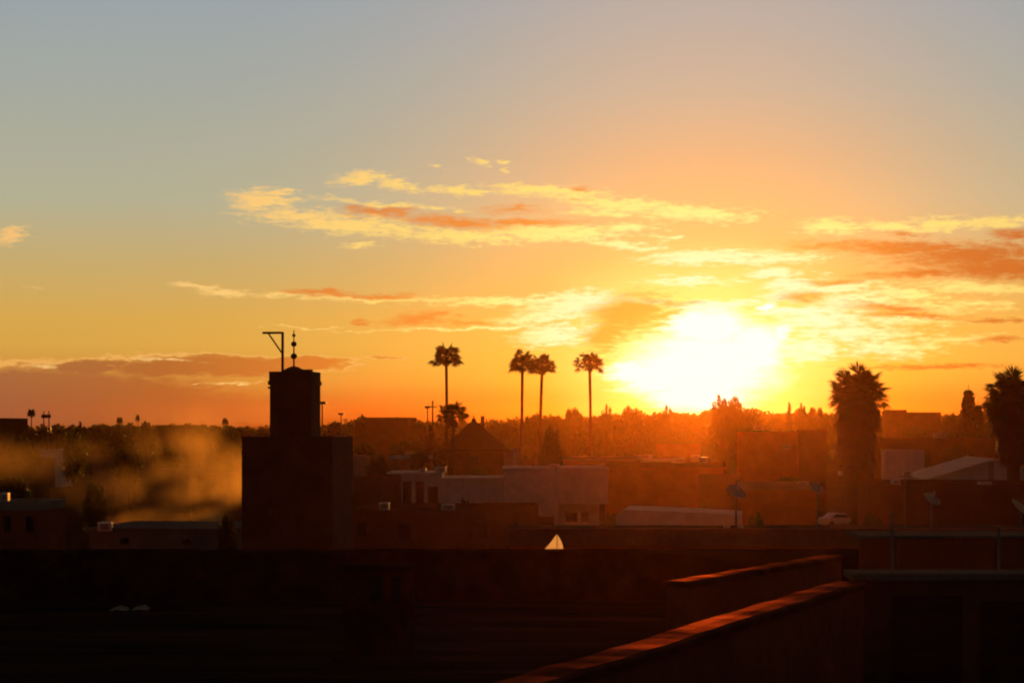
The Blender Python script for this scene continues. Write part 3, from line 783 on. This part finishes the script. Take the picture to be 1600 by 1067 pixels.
for args in (
    ('cypress', 125, 656, 11, 470, 'small hazy spire tree on the skyline, left of the smoke'),
    ('palm', 49, 634, 15, 520, 'thin hazy skyline palm left of the billboard posts'),
    ('palm', 187, 647, 12, 520, 'small hazy skyline palm above the middle house in the smoke'),
    ('palm', 215, 643, 8, 560, 'faintest thin skyline palm above the smoke'),
    ('round', 228, 657, 22, 520, 'small round hazy tree left of the flat topped skyline building'),
    ('broad', 312, 660, 38, 480, 'broad hazy tree just right of the flat topped skyline building'),
    ('broad', 356, 661, 46, 470, 'dark hazy tree on the skyline nearest the left of the tower'),
    ('palm', 352, 648, 12, 462, 'small palm head rising over the dark hazy tree left of the tower'),
    ('round', 410, 668, 30, 480, 'low round tree peeping between the tower lantern and shoulder'),
    ('round', 523, 657, 30, 500, 'round hazy tree beside the skyline lamp right of the tower'),
    ('ragged', 565, 647, 22, 520, 'upright hazy tree at the left end of the long skyline building'),
    ('broad', 655, 655, 46, 520, 'broad hazy tree at the right end of the long skyline building'),
    ('cypress', 672, 660, 13, 330, 'slim dark cypress left of the lone tall palm'),
    ('broad', 785, 655, 62, 480, 'broad hazy tree on the skyline right of the pyramid roof'),
    ('round', 832, 647, 40, 520, 'round hazy tree behind the trunks of the touching palm pair'),
    ('broad', 866, 645, 60, 540, 'wide hazy tree right behind the pair of tall palms'),
    ('umbrella', 896, 637, 30, 500, 'flat topped hazy tree between the palm pair and the palm at the sun'),
    ('ragged', 949, 631, 18, 480, 'upright tufted hazy tree just right of the palm by the glare'),
    ('round', 985, 634, 44, 480, 'round glowing tree at the left foot of the sun glare'),
    ('ragged', 1018, 643, 34, 520, 'ragged glowing tree between the round and the upright one under the sun'),
    ('ragged', 1042, 632, 20, 470, 'upright glowing tree right under the sun'),
    ('broad', 1075, 646, 50, 560, 'low broad tree dissolved in the brightest glow under the sun'),
    ('ragged', 1128, 616, 30, 430, 'tallest tufted tree in the glow right below the sun'),
    ('round', 1147, 618, 34, 445, 'tall round tree joined to the tufted tree below the sun'),
    ('broad', 1172, 631, 50, 450, 'broad glowing tree at the right of the clump below the sun'),
    ('round', 1212, 646, 36, 500, 'low round tree between the clump below the sun and the spire trees'),
    ('cypress', 1233, 625, 11, 480, 'spire shaped cypress, left one of two, right of the sun'),
    ('ragged', 1255, 629, 18, 480, 'blunt topped cypress, right one of two, right of the sun'),
    ('broad', 1250, 640, 70, 500, 'broad hazy tree beneath the two spire trees'),
    ('palm', 1269, 630, 10, 470, 'tiny skyline palm next to the blunt topped cypress'),
    ('palm', 1281, 631, 10, 470, 'tiny skyline palm touching the left shaggy palm'),
    ('broad', 1290, 643, 50, 480, 'hazy tree half hidden behind the left shaggy palm'),
    ('conifer', 1513, 596, 60, 330, 'tall stepped conifer left of the right shaggy palm'),
    ('conifer', 1528, 622, 48, 345, 'smaller conifer hugging the right of the tall stepped one'),
    ('round', 1487, 645, 30, 400, 'small round tree at the left foot of the stepped conifer'),
    ('broad', 1430, 660, 60, 420, 'low hazy tree in front of the long skyline building at right'),
    ('broad', 1560, 648, 60, 430, 'hazy tree behind the right shaggy palm'),
    ('ragged', 116, 668, 40, 235, 'dark upright tree standing in the smoke at left'),
    ('round', 202, 694, 54, 240, 'bluish dark tree behind the thin smoke'),
    ('round', 696, 700, 40, 240, 'dark bushy tree at the foot of the lone tall palm'),
    ('broad', 1440, 697, 40, 236, 'low bush tree beside the small white house at right'),
    ('ragged', 30, 676, 40, 330, 'hazy tree at the left edge under the skyline palm'),
    ('round', 570, 690, 46, 330, 'dim round tree right of the tower shoulder'),
    ('broad', 640, 684, 70, 350, 'wide dim tree below the long skyline building'),
    ('broad', 1000, 690, 70, 350, 'wide tree dissolved in haze over the low reddish building'),
    ('round', 1135, 700, 40, 260, 'dark round tree at the left corner of the wide block'),
    ('broad', 745, 722, 60, 190, 'low dark tree behind the roof of the white building'),
    ('broad', 22, 735, 70, 180, 'dark low tree behind the orange brown house at far left'),
    ('round', 148, 752, 44, 150, 'dark round tree beside the low dark house in the smoke'),
    ('ragged', 352, 664, 36, 240, 'dark tree in the smoke nearest the left of the tower shoulder'),
    ('broad', 262, 690, 60, 260, 'wide dim tree behind the thickest smoke'),
    ('round', 590, 706, 40, 230, 'dark round tree above the narrow house by the tower'),
    ('round', 655, 702, 44, 250, 'dark round tree between the tower and the lower palm'),
    ('broad', 955, 792, 44, 130, 'dark shrub tree between the white block and the whitewashed shed'),
    ('round', 1182, 800, 40, 108, 'dark round bush at the right end of the whitewashed shed'),
    ('broad', 1230, 738, 70, 200, 'low dark tree in front of the wide brown block'),
    ('round', 1112, 690, 50, 300, 'glowing round tree left of the wide brown block'),
    ('broad', 1500, 690, 60, 280, 'low dark tree before the long dark building between the shaggy palms'),
    ('ragged', 727, 776, 20, 160, 'thin dark shrub against the middle of the white wall'),
):
    tree(*args, group=SK)
tree('round', 862, 665, 40, 180, 'dark thick rounded tree at the foot of the palm pair', leaf='leafdark', group=SK)
for args in (
    ('round', 355, 802, 40, 98, 'dark garden bush against the left side of the tower'),
    ('broad', 52, 846, 46, 62, 'black low bush at the far left beyond the dark roof'),
    ('round', 1362, 800, 44, 118, 'dark bush at the foot of the left shaggy palm'),
):
    tree(*args, leaf='leafdark', name='garden_bush')

# far wooded band that reads as one mass
SKY = [(-200, 662), (0, 660), (30, 667), (60, 666), (125, 665), (200, 662), (250, 666), (300, 664), (330, 664), (380, 666), (420, 668), (500, 668), (523, 662), (560, 655), (600, 656), (640, 657), (690, 656), (740, 657),
       (770, 658), (800, 656), (830, 651), (860, 649), (925, 652), (960, 646), (1000, 645), (1060, 645), (1100, 642), (1130, 632), (1180, 640), (1210, 648), (1240, 641), (1300, 645), (1350, 648), (1480, 648), (1540, 642), (1600, 642), (1800, 640)]
def skyrow(px):
    for (a, ya), (b, yb) in zip(SKY, SKY[1:]):
        if a <= px <= b: return ya + (yb - ya) * (px - a) / (b - a)
    return 655
b = MB(); rg = random.Random(51)
for d, step, dz in ((640, 13, 0), (900, 11, -1)):
    px = -180.0
    while px < 1780:
        top = Z(skyrow(px) + rg.uniform(-2.5, 5) + dz, d)
        rr = rg.uniform(2.2, 3.6)
        z = top - rr
        while z > 0.5:
            clump_leaves(b, (X(px, d) + rg.uniform(-1, 1), d + rg.uniform(-6, 6), z), rr, 44, 1.15 * d / 640, rg, .9)
            z -= rr * 1.25; rr = min(4.2, rr * 1.2)
        px += step * rg.uniform(.75, 1.25)
o = b.build('treeline', MAT['leaf']); tag(o, 'far hazy wooded band along the horizon', 'treeline', kind='stuff')
# a second band close to the edge of the plain closes the horizon
b = MB()
x = -1400.0
while x < 1400:
    h = rg.uniform(7, 12)
    for z in (h - 3, h - 7, 2):
        clump_leaves(b, (x + rg.uniform(-3, 3), 1750 + rg.uniform(-20, 20), max(1.5, z)), 5.0, 16, 2.6, rg, .9)
    x += 7
o = b.build('treeline', MAT['leaf']); tag(o, 'farthest low wooded band at the end of the plain', 'treeline', kind='stuff')

# ------------------------------------------------------------------ poles, lamps, dishes, small roof things
def lamp_post(px, py_top, d, label, arm=1.2):
    x = X(px, d); h = Z(py_top, d)
    root = thing('street_lamp', (x, d, 0), label, 'street lamp', 'lamp posts on the skyline')
    MB().tube([(x, d, 0), (x, d, h)], [.16, .09], 8).build('pole', MAT['metal'], root)
    MB().box(x - arm * .5, x + arm * .5, d - .2, d + .2, h - .42, h - .02).build('lamp_head', MAT['metal'], root, bevel=.05)
lamp_post(503.5, 627, 300, 'tall thin lamp post hugging the right side of the tower lantern')
lamp_post(533, 645, 420, 'shorter hazy lamp post a little right of the tower')
lamp_post(668, 634, 330, 'thin lamp post left of the bare pole near the lone tall palm', .9)
def pole(px, py_top, d, label, name='utility_pole', cross=None):
    x = X(px, d); h = Z(py_top, d)
    root = thing(name, (x, d, 0), label, 'pole')
    MB().tube([(x, d, 0), (x, d, h)], [.17, .13], 8).build('post', MAT['wood'], root)
    MB().box(x - .75, x + .75, d - .07, d + .07, h - 1.1, h - .92).build('crossarm', MAT['wood'], root)
pole(676, 626, 330, 'bare utility pole just left of the lone tall palm')
def billboard():
    d = 430
    x0, x1 = X(64.5, d), X(79.5, d)
    root = thing('billboard', ((x0 + x1) / 2, d, 0), 'hazy blank billboard on two posts on the left skyline', 'billboard')
    MB().box(x0, x1, d - .12, d + .12, Z(653, d), Z(647.5, d)).build('panel', MAT['wood'], root, bevel=.03)
    for px in (68, 76):
        MB().tube([(X(px, d), d + .25, 0), (X(px, d), d + .25, Z(642, d))], .13, 6).build('post', MAT['metal'], root)
billboard()

def dish(px, py, size_px, d, zbase, az_, el_, label, mat='dish', face=None):
    x = X(px, d); zc = Z(py, d); rad = size_px * .88 / FPX * d / 2
    root = thing('satellite_dish', (x, d, zbase), label, 'satellite dish', 'satellite dishes on the roofs')
    aim = Vector((math.sin(R(az_)) * math.cos(R(el_)), math.cos(R(az_)) * math.cos(R(el_)), math.sin(R(el_))))
    q = aim.to_track_quat('Z', 'Y').to_matrix()
    c = Vector((x, d, zc))
    b = MB(); n = 22; rows = 6; dep = rad * .24
    vs, fs = [], []
    for i in range(rows + 1):
        rr = rad * i / rows
        for t in range(n):
            a = t * 2 * math.pi / n
            vs.append(c + q @ Vector((rr * math.cos(a), rr * 1.08 * math.sin(a), dep * (i / rows) ** 2)))
    for i in range(rows):
        fs += [(i * n + t, i * n + (t + 1) % n, (i + 1) * n + (t + 1) % n, (i + 1) * n + t) for t in range(n)]
    k = len(vs)
    vs += [p - q @ Vector((0, 0, .018)) for p in vs]
    fs += [tuple(k + j for j in reversed(f)) for f in fs]
    o_ = rows * n
    fs += [(o_ + t, k + o_ + t, k + o_ + (t + 1) % n, o_ + (t + 1) % n) for t in range(n)]
    b.add(vs, fs); b.build('bowl', MAT[mat], root, smooth=True)
    tip = c + q @ Vector((0, rad * .25, rad * 1.05))
    arm = MB().tube([c + q @ Vector((0, -rad * 1.05, dep)), tip], .014, 6).build('feed_arm', MAT['metal'], root)
    MB().tube([tip, tip - (q @ Vector((0, .3, 1))).normalized() * .10], [.03, .038], 8).build('feed_horn', MAT['whitemetal'], arm)
    back = c - q @ Vector((0, 0, .05))
    MB().tube([(x, d + 0.02, zbase), (x, d + 0.02, back.z - rad * .2), back], .026, 8).build('mast', MAT['metal'], root)
    return root

# ------------------------------------------------------------------ near roofs
def near_roof():
    zr = 6.4
    x0, x1, y0, y1 = -30.0, 8.6, 4.0, 42.0
    root = thing('near_flat_roof_building', ((x0 + x1) / 2, (y0 + y1) / 2, 0), 'black felt covered flat roof with low parapet filling the foreground', 'building')
    MB().box(x0, x1, y0, y1, -0.02, zr - .03).build('wall', MAT['brown'], root)
    MB().box(x0 + .01, x1 - .01, y0 + .01, y1 - .3, zr - .026, zr).build('roof', MAT['felt'], root)
    MB().box(x0, x0 + .28, y0, y1 - .29, zr + .004, zr + .8).build('side_parapet', MAT['felt'], root, bevel=.03)
    rg3 = random.Random(77); zp = Z(857, 42); n = 90
    vs, fs = [], []
    for i in range(n + 1):
        x = x0 + (x1 - x0) * i / n
        j = rg3.uniform(-.025, .02); k = rg3.uniform(-.02, .02)
        vs += [(x, y1 - .28 + k, zr - .024), (x, y1 - .28 + k * .5, zp - .05 + j), (x, y1 - .20, zp + j), (x, y1 - .04, zp + j * .6), (x, y1 + .02, zp - .06 + j), (x, y1 + .02, zr - .024)]
    for i in range(n):
        fs += [(i * 6 + t, i * 6 + (t + 1) % 6, (i + 1) * 6 + (t + 1) % 6, (i + 1) * 6 + t) for t in range(6)]
    fs += [(0, 1, 2, 3, 4, 5), tuple(n * 6 + t for t in range(5, -1, -1))]
    MB().add(vs, fs).build('parapet', MAT['dark_render'], root)
    # welded seams of the felt sheets, and two cables lying across them
    for y in (9.5, 13.0, 17.5, 21.0, 25.2, 29.0, 33.5, 37.0):
        MB().box(x0 + .3, x1 - .02, y, y + .12, zr + .004, zr + .012).build('felt_seam', MAT['felt'], root)
    MB().tube([(x, y1 - 3 - 1.2 * math.sin(x * .35) - .05 * x, zr + .02) for x in [x0 + .4 + i * .8 for i in range(46)]], .018, 6).build('cable', MAT['rubber'], root)
near_roof()

def chimney():
    d = 30.5; zr = 6.4
    x0, x1 = X(541, d), X(640, d); zt = Z(884, d)
    root = thing('roof_vent_stack', ((x0 + x1) / 2, d + .4, zr), 'squat reddish vent stack with two dark openings on the black roof', 'vent stack')
    MB().box(x0, x1, d, d + .8, zr - .01, zt - .1).build('body', MAT['dark_render'], root, bevel=.02)
    MB().box(x0 - .06, x1 + .06, d - .06, d + .86, zt - .098, zt).build('cap', MAT['felt'], root, bevel=.02)
    for a, b_ in ((583, 606), (618, 634)):
        f = MB()
        f.box(X(a, d), X(b_, d), d - .012, d + .02, Z(940, d), Z(900, d)); f.build('flue_opening', MAT['rubber'], root)
    MB().box(x0 - .1, x1 + .25, d - .25, d - .005, zr - .01, zr + .12).build('plinth', MAT['felt'], root, bevel=.02)
    root.rotation_euler.z = R(-9)
chimney()

def sheet(px, py, w, label, seed):
    rng = random.Random(seed); d = 3.6 * FPX / (py - HOR)
    x = X(px, d); zr = 6.4
    root = thing('plastic_sheet', (x, d, zr), label, 'plastic sheet', 'white plastic sheets on the black roof')
    n, m = 12, 12; vs, fs = [], []
    for i in range(n):
        for j in range(m):
            u, v = i / (n - 1) - .5, j / (m - 1) - .5
            e = 1 - 3.2 * (u * u + v * v)
            vs.append((x + u * w + rng.uniform(-.02, .02), d + v * .5 + rng.uniform(-.02, .02), zr + .012 + max(0, e) * rng.uniform(.02, .10)))
    fs = [(i * m + j, i * m + j + 1, (i + 1) * m + j + 1, (i + 1) * m + j) for i in range(n - 1) for j in range(m - 1)]
    MB().add(vs, fs).build('sheet', MAT['pale'], root)
sheet(188, 953, .34, 'crumpled white plastic sheet on the black roof, left of two', 3)
sheet(221, 952, .32, 'crumpled white plastic sheet on the black roof, right of two', 4)

def tent_cloth():
    d = 41.85; zb = Z(857, 42) + .004
    x0, x1, xa = X(851, d), X(880, d), X(870, d)
    root = thing('hanging_cloth', ((x0 + x1) / 2, d, zb), 'small bright triangle of thin cloth glowing in the sun on the roof edge', 'cloth')
    n = 9; vs, fs = [], []
    zt = Z(834, d)
    for i in range(n):
        for j in range(n):
            u, v = i / (n - 1), j / (n - 1)
            lx = x0 + (xa - x0) * v ** .85; rx = x1 + (xa - x1) * v ** 1.8
            vs.append((lx + (rx - lx) * u, d + .03 * math.sin(u * 9 + v * 2) * (1 - v) + .05 * v, zb + (zt - zb) * v))
    fs = [(i * n + j, (i + 1) * n + j, (i + 1) * n + j + 1, i * n + j + 1) for i in range(n - 1) for j in range(n - 1)]
    MB().add(vs, fs).build('sheet', MAT['cloth'], root, smooth=True)
    MB().tube([(xa + .01, d + .07, zb), (xa + .01, d + .07, zt + .02)], .008, 6).build('stick', MAT['wood'], root)
tent_cloth()

def slanted_wall(name, a, b_, zt, zb, thick, label, mat, ext=0.0, cat='wall', cop=True):
    """free standing wall along a line on the plan with a low rounded coping"""
    A, B = Vector((*a, 0)), Vector((*b_, 0))
    u = (B - A).normalized(); A = A - u * ext
    nrm = Vector((u.y, -u.x, 0))          # to the right of the walking direction
    L = (B - A).length
    m = Matrix(((u.x, nrm.x, 0, A.x), (u.y, nrm.y, 0, A.y), (0, 0, 1, 0), (0, 0, 0, 1)))
    root = thing(name, (*((A + B) / 2).xy, zb), label, cat)
    MB().box(0, L, -thick / 2, thick / 2, zb, zt - .07, m).build('wall', MAT[mat], root, bevel=.015)
    h = thick / 2 + .025; poly = [(-h, zt - .068), (h, zt - .068), (h, zt - .02), (h * .8, zt - .002), (0, zt), (-h * .8, zt - .004), (-h, zt - .024)]
    b = MB(); n = len(poly); seg = max(2, int(L / .35)); rg2 = random.Random(len(label))
    vs, fs = [], []
    for i in range(seg + 1):
        s = L * i / seg
        jz = rg2.uniform(-.005, .005); jy = rg2.uniform(-.016, .016)
        vs += [m @ Vector((s, y + jy, z + jz)) for y, z in poly]
    for i in range(seg):
        fs += [(i * n + t, i * n + (t + 1) % n, (i + 1) * n + (t + 1) % n, (i + 1) * n + t) for t in range(n)]
    fs += [tuple(range(n)), tuple(seg * n + t for t in reversed(range(n)))]
    b.add(vs, fs); b.build('coping', MAT['coping'], root, smooth=False)
    return root
def at(px, py, z):
    d = (CAM_Z - z) * FPX / (py - HOR); return (X(px, d), d)
ZW = 8.6
slanted_wall('parapet_wall', at(820, 1062, ZW), at(1328, 907, ZW), ZW, 5.2, .26, 'near reddish parapet wall with a long sunlit top running to the corner', 'terracotta', ext=3.0)
ZV = 8.4
slanted_wall('parapet_wall', at(1055, 908, ZV), at(1302, 866, ZV), ZV, 6.41, .22, 'farther short parapet wall with a thin sunlit top edge', 'terracotta')

def corner_terrace():
    d = 18.3; zt = Z(895, d)
    x0 = X(1336, d)
    root = thing('terrace_wall', (x0 + 3, d, 5.2), 'dark front wall of the right terrace with pale ledge on top', 'wall')
    MB().box(x0, x0 + 7, d, d + .3, 5.2, zt - .07).build('wall', MAT['brown'], root, bevel=.02)
    MB().box(x0 - .03, x0 + 7, d - .06, d + .5, zt - .068, zt).build('ledge', MAT['grey'], root, bevel=.015)
    for a, b_, t in ((1396, 1502, 930), (1532, 1640, 938)):
        p = MB(); xa, xb = X(a, d), X(b_, d); zz = Z(t, d)
        p.box(xa, xb, d - .03, d + .01, 6.2, zz)
        s = p.build('shutter', MAT['shutter'], root)
        q = MB()
        for i in range(14):
            z = zz - .06 - i * .075
            q.box(xa + .05, xb - .05, d - .045, d - .028, z - .05, z - .012)
        q.build('slat', MAT['shutter'], s)
corner_terrace()
def back_terrace():
    d = 31.0; zt = Z(836, d)
    root = thing('terrace_wall', (X(1480, d), d, 6.8), 'brown wall of the higher terrace behind the pale ledge at right', 'wall')
    MB().box(X(1346, d), X(1346, d) + 8, d, d + .25, 6.8, zt - .05).build('wall', MAT['terracotta'], root, bevel=.02)
    MB().box(X(1346, d) - .03, X(1346, d) + 8, d - .05, d + 1.3, zt - .048, zt).build('coping', MAT['grey'], root, bevel=.015)
    for a in (1398, 1556):
        MB().box(X(a, d), X(a + 8, d), d - .09, d - .003, 6.8, zt - .06).build('pilaster', MAT['terracotta'], root, bevel=.01)
back_terrace()
def far_terrace():
    d = 50.0; zt = Z(829, d)
    root = thing('flat_roofed_house', (X(1200, d), d + 5, 0), 'wide terrace house with long straight roof edge in front of the sheds', 'house')
    x0, x1 = X(796, d), X(1760, d)
    MB().box(x0, x1, d, d + 9, -.02, zt - .38).build('wall', MAT['terracotta'], root)
    MB().box(x0 - .05, x1, d - .08, d + .22, zt - .378, zt).build('parapet', MAT['rose'], root, bevel=.02)
    MB().box(x0, x1, d + .23, d + 9, zt - .376, zt - .3).build('roof', MAT['roof'], root)
    b = MB().box(x0 - .06, x1, d - .11, d + .25, zt + .002, zt + .06).build('coping', MAT['rose'], root, bevel=.015)
    return zt - .3
ZT = far_terrace()
d0 = 52.0
dish(1150, 770, 34, d0, ZT, 150, 52, 'pale satellite dish in front of the reddish building, leaning right')
dish(1455, 781, 30, d0, ZT, 140, 50, 'dim satellite dish in front of the dark terrace house at right')
dish(1595, 796, 42, d0, ZT, 120, 50, 'satellite dish cut by the right edge of the picture')
dish(1276, 764, 22, 54.0, ZT, 160, 52, 'small satellite dish on the mast left of the shaggy palm')
dish(1136, 822, 12, d0, ZT, 200, 30, 'tiny white dish just above the roof edge, left of two')
dish(1157, 824, 13, d0, ZT, 230, 25, 'tiny white dish just above the roof edge, right of two')

def mast(px, py_top, d, zb, label, aerial=True):
    x = X(px, d); zt = Z(py_top, d)
    root = thing('antenna_mast', (x, d, zb), label, 'antenna', 'thin antenna masts at right')
    MB().tube([(x, d, zb), (x, d, zt)], [.022, .016], 8).build('mast', MAT['metal'], root)
    if not aerial: return
    b = MB().tube([(x, d - .35, zt - .1), (x, d + .35, zt - .1)], .012, 6)
    for k in range(6):
        b.tube([(x - .16 + .01 * k, d - .32 + .12 * k, zt - .1), (x + .16 - .01 * k, d - .32 + .12 * k, zt - .1)], .006, 5)
    b.build('aerial', MAT['metal'], root)
mast(1414, 738, 53, ZT, 'leaning thin aerial beside the small white house')
mast(1394, 800, 19.4, 8.0, 'thin bare rod standing behind the pale ledge, left one', False)
mast(1560, 822, 19.4, 8.0, 'thin bare rod standing behind the pale ledge, right one', False)

def roof_unit(px, py, w, h, d, label):
    x = X(px, d); z = Z(py, d); k = d / FPX
    root = thing('air_conditioner', (x, d, z), label, 'air conditioner', 'white units on the roofs')
    MB().box(x - w * k / 2, x + w * k / 2, d, d + .5, z, z + h * k).build('case', MAT['whitemetal'], root, bevel=.03)
    MB().box(x - w * k * .3, x + w * k * .3, d - .03, d - .004, z + h * k * .2, z + h * k * .8).build('grille', MAT['pale'], root)
roof_unit(688, 738, 18, 9, 166.5, 'white roof unit on the wing of the white building, left of two')
roof_unit(660, 738, 12, 6, 167, 'small pale unit on the wing of the white building')
roof_unit(866, 731, 16, 6, 166, 'low white unit on top of the tallest white block')
roof_unit(1230, 702, 14, 7, 238.9, 'white unit on the front of the wide brown block')
roof_unit(1322, 742, 22, 6, 160, 'white unit at the left side of the shaggy palm trunk')
roof_unit(1253, 757, 18, 5, 151, 'flat white unit on the roof edge of the long brown building')
roof_unit(1303, 707, 8, 5, 243, 'tiny bright unit at the right corner of the wide block')
roof_unit(6, 784, 12, 14, 102, 'pale water tank box on the orange brown house at far left')
roof_unit(163, 830, 22, 14, 108, 'white box with clutter on the pale shed roof')
roof_unit(1419, 746, 12, 12, 170, 'small bright box beside the thin aerial')
roof_unit(1006, 716, 26, 5, 331, 'flat bright unit on the hazy house under the sun')
roof_unit(1185, 672, 14, 6, 246, 'low unit on the roof of the wide block')
roof_unit(700, 797, 22, 10, 126, 'grey unit on the roof of the long low brown building')
roof_unit(600, 797, 16, 12, 126, 'tall grey unit on the long low brown building near the tower')
roof_unit(1060, 723, 20, 7, 191, 'flat unit on the long reddish building')
roof_unit(1100, 723, 12, 9, 192, 'boxy unit at the right end of the long reddish building')
roof_unit(1400, 757, 14, 8, 126, 'boxy unit at the left end of the long dark terrace house')
roof_unit(640, 712, 14, 6, 288, 'small unit on the low house with the pale parapet')
roof_unit(1470, 684, 20, 7, 306, 'wide unit on the roof of the long dark building at right')
roof_unit(1540, 757, 20, 4, 123, 'flat pale unit on the long dark terrace house')

# ------------------------------------------------------------------ the parked car
def car():
    d = 201.0; x = X(1309, d)
    root = thing('parked_car', (0, 0, 0), 'pale parked saloon car beside the road, right of the sheds', 'car')
    L = 4.2; w = .82
    prof_ = [(-2.1, .32), (2.08, .32), (2.12, .55), (2.02, .80), (1.15, .92), (.55, 1.36), (-.75, 1.42), (-1.45, .98), (-2.02, .92), (-2.12, .62)]
    MB().prism(prof_, -w, w).build('body', MAT['carpaint'], root, bevel=.07, smooth=True, local=True)
    for s in (-1, 1):
        y = s * (w + .004)
        MB().add([(-1.25, y, .98), (1.0, y, .95), (.5, y, 1.28), (-.72, y, 1.33)], [(0, 1, 2, 3)]).build('side_window', MAT['glass'], root, local=True)
        for px_ in (-1.3, 1.3):
            m = Matrix.Translation((px_, s * (w - .08), .32)) @ Matrix.Rotation(R(90), 4, 'X')
            b = MB(); vs = []
            t = MB().lathe((0, 0, -.09), [(.20, 0), (.31, .01), (.32, .05), (.32, .13), (.31, .17), (.20, .18)], 18)
            t.v = [m @ p for p in t.v]
            wh = t.build('wheel', MAT['rubber'], root, local=True)
            r_ = MB().lathe((0, 0, -.10), [(.02, 0), (.19, .005), (.19, .195), (.02, .2)], 14); r_.v = [m @ p for p in r_.v]
            r_.build('rim', MAT['metal'], wh, local=True)
        MB().box(2.03, 2.13, s * .62 - .14, s * .62 + .14, .62, .76).build('headlight', MAT['glass'], root, local=True)
    MB().add([(1.17, -.7, .955), (1.17, .7, .955), (.60, .62, 1.345), (.60, -.62, 1.345)], [(0, 1, 2, 3)]).build('windscreen', MAT['glass'], root, local=True)
    root.location = (x, d, .004); root.rotation_euler.z = R(24); root.scale = (.92, .92, 1)
car()

# ------------------------------------------------------------------ smoke, drifting from a yard left of the tower
def smoke():
    x0, x1, y0, y1, z0, z1 = X(-120, 150), X(386, 150), 128.6, 172.0, 0.3, 22.0
    b = MB().box(x0, x1, y0, y1, z0, z1)
    m = bpy.data.materials.new('wood smoke'); m.use_nodes = True
    t = m.node_tree; t.nodes.clear()
    out = N(t, 'ShaderNodeOutputMaterial'); pv = N(t, 'ShaderNodeVolumePrincipled')
    pv.inputs['Color'].default_value = (0.95, 0.66, 0.22, 1); pv.inputs['Anisotropy'].default_value = 0.6
    pv.inputs['Density'].default_value = 0.0
    co = N(t, 'ShaderNodeTexCoord')
    def m_(op, a, b_=0.0, c=None):
        n = N(t, 'ShaderNodeMath', operation=op)
        for i, v in enumerate((a, b_, c)):
            if v is None: continue
            sock(t, v, n.inputs[i])
        return n.outputs[0]
    def noise(scale, stretch, off=0.0, detail=4, rough=.6):
        mp = N(t, 'ShaderNodeMapping'); mp.inputs['Scale'].default_value = stretch; mp.inputs['Location'].default_value = (off, off, off)
        t.links.new(co.outputs['Object'], mp.inputs[0])
        n = N(t, 'ShaderNodeTexNoise'); n.inputs['Scale'].default_value = scale; n.inputs['Detail'].default_value = detail; n.inputs['Roughness'].default_value = rough
        n.inputs['Distortion'].default_value = 0.6
        t.links.new(mp.outputs[0], n.inputs['Vector']); return n.outputs['Fac']
    def mr(v, a, b_, c=0.0, d=1.0):
        n = N(t, 'ShaderNodeMapRange', interpolation_type='SMOOTHSTEP'); sock(t, v, n.inputs[0])
        for i, q in enumerate((a, b_, c, d)): n.inputs[i + 1].default_value = q
        return n.outputs[0]
    def blob(px, py, d, rx, ry, rz):
        mp = N(t, 'ShaderNodeMapping', vector_type='TEXTURE'); mp.inputs['Location'].default_value = P(px, py, d); mp.inputs['Scale'].default_value = (rx, ry, rz)
        t.links.new(co.outputs['Object'], mp.inputs[0])
        n = N(t, 'ShaderNodeVectorMath', operation='LENGTH'); t.links.new(mp.outputs[0], n.inputs[0])
        return mr(n.outputs['Value'], 1.0, .1)
    n1_ = noise(.20, (1.2, .6, .8)); n2_ = noise(.6, (1.2, .6, .8), 9)
    nn = m_('MULTIPLY_ADD', n2_, .35, m_('MULTIPLY', n1_, .75))
    puff = mr(nn, .45, .68)
    tot = None
    k_ = 150 / FPX
    for (px, py, dd, rx, ry), k in (((368, 745, 150, 26, 62), 1.3), ((322, 722, 146, 52, 44), .9), ((330, 765, 152, 58, 46), 1.1), ((286, 775, 148, 40, 38), .6), ((264, 735, 144, 24, 24), .7),
                                    ((250, 698, 154, 52, 34), .45), ((300, 690, 150, 60, 26), .5), ((330, 812, 137, 60, 20), 1.5), ((232, 815, 137, 62, 24), .9), ((150, 770, 150, 90, 40), .22),
                                    ((36, 724, 150, 70, 40), .36), ((-30, 710, 150, 80, 44), .3), ((120, 705, 156, 90, 34), .12), ((215, 650, 156, 70, 60), .16), ((300, 665, 152, 70, 50), .3), ((200, 760, 150, 60, 44), .3)):
        args = (px, py, dd, rx * k_ * 1.1, 10.0, ry * k_ * 1.1)
        q = m_('MULTIPLY', blob(*args), k)
        tot = q if tot is None else m_('ADD', tot, q)
    den = m_('MULTIPLY', m_('MULTIPLY', tot, m_('ADD', puff, .09)), SMOKE_DENSITY)
    t.links.new(den, pv.inputs['Density']); t.links.new(pv.outputs[0], out.inputs['Volume'])
    o = b.build('smoke', m); tag(o, 'drifting orange lit wood smoke left of the tower', 'smoke', kind='stuff')
SMOKE_DENSITY = 0.05
smoke()

# ------------------------------------------------------------------ the dusty evening air
HAZE_DENSITY = 0.000033
b = MB().box(-1480, 1480, -90, 2580, -1.0, 34.0)
hm = bpy.data.materials.new('evening haze'); hm.use_nodes = True
t = hm.node_tree; t.nodes.clear()
out = N(t, 'ShaderNodeOutputMaterial'); pv = N(t, 'ShaderNodeVolumePrincipled')
pv.inputs['Color'].default_value = (1.0, 0.40, 0.10, 1); pv.inputs['Density'].default_value = HAZE_DENSITY; pv.inputs['Anisotropy'].default_value = 0.925
t.links.new(pv.outputs[0], out.inputs['Volume'])
o = b.build('haze', hm); tag(o, 'thin warm evening haze over the whole town', 'haze', kind='stuff')
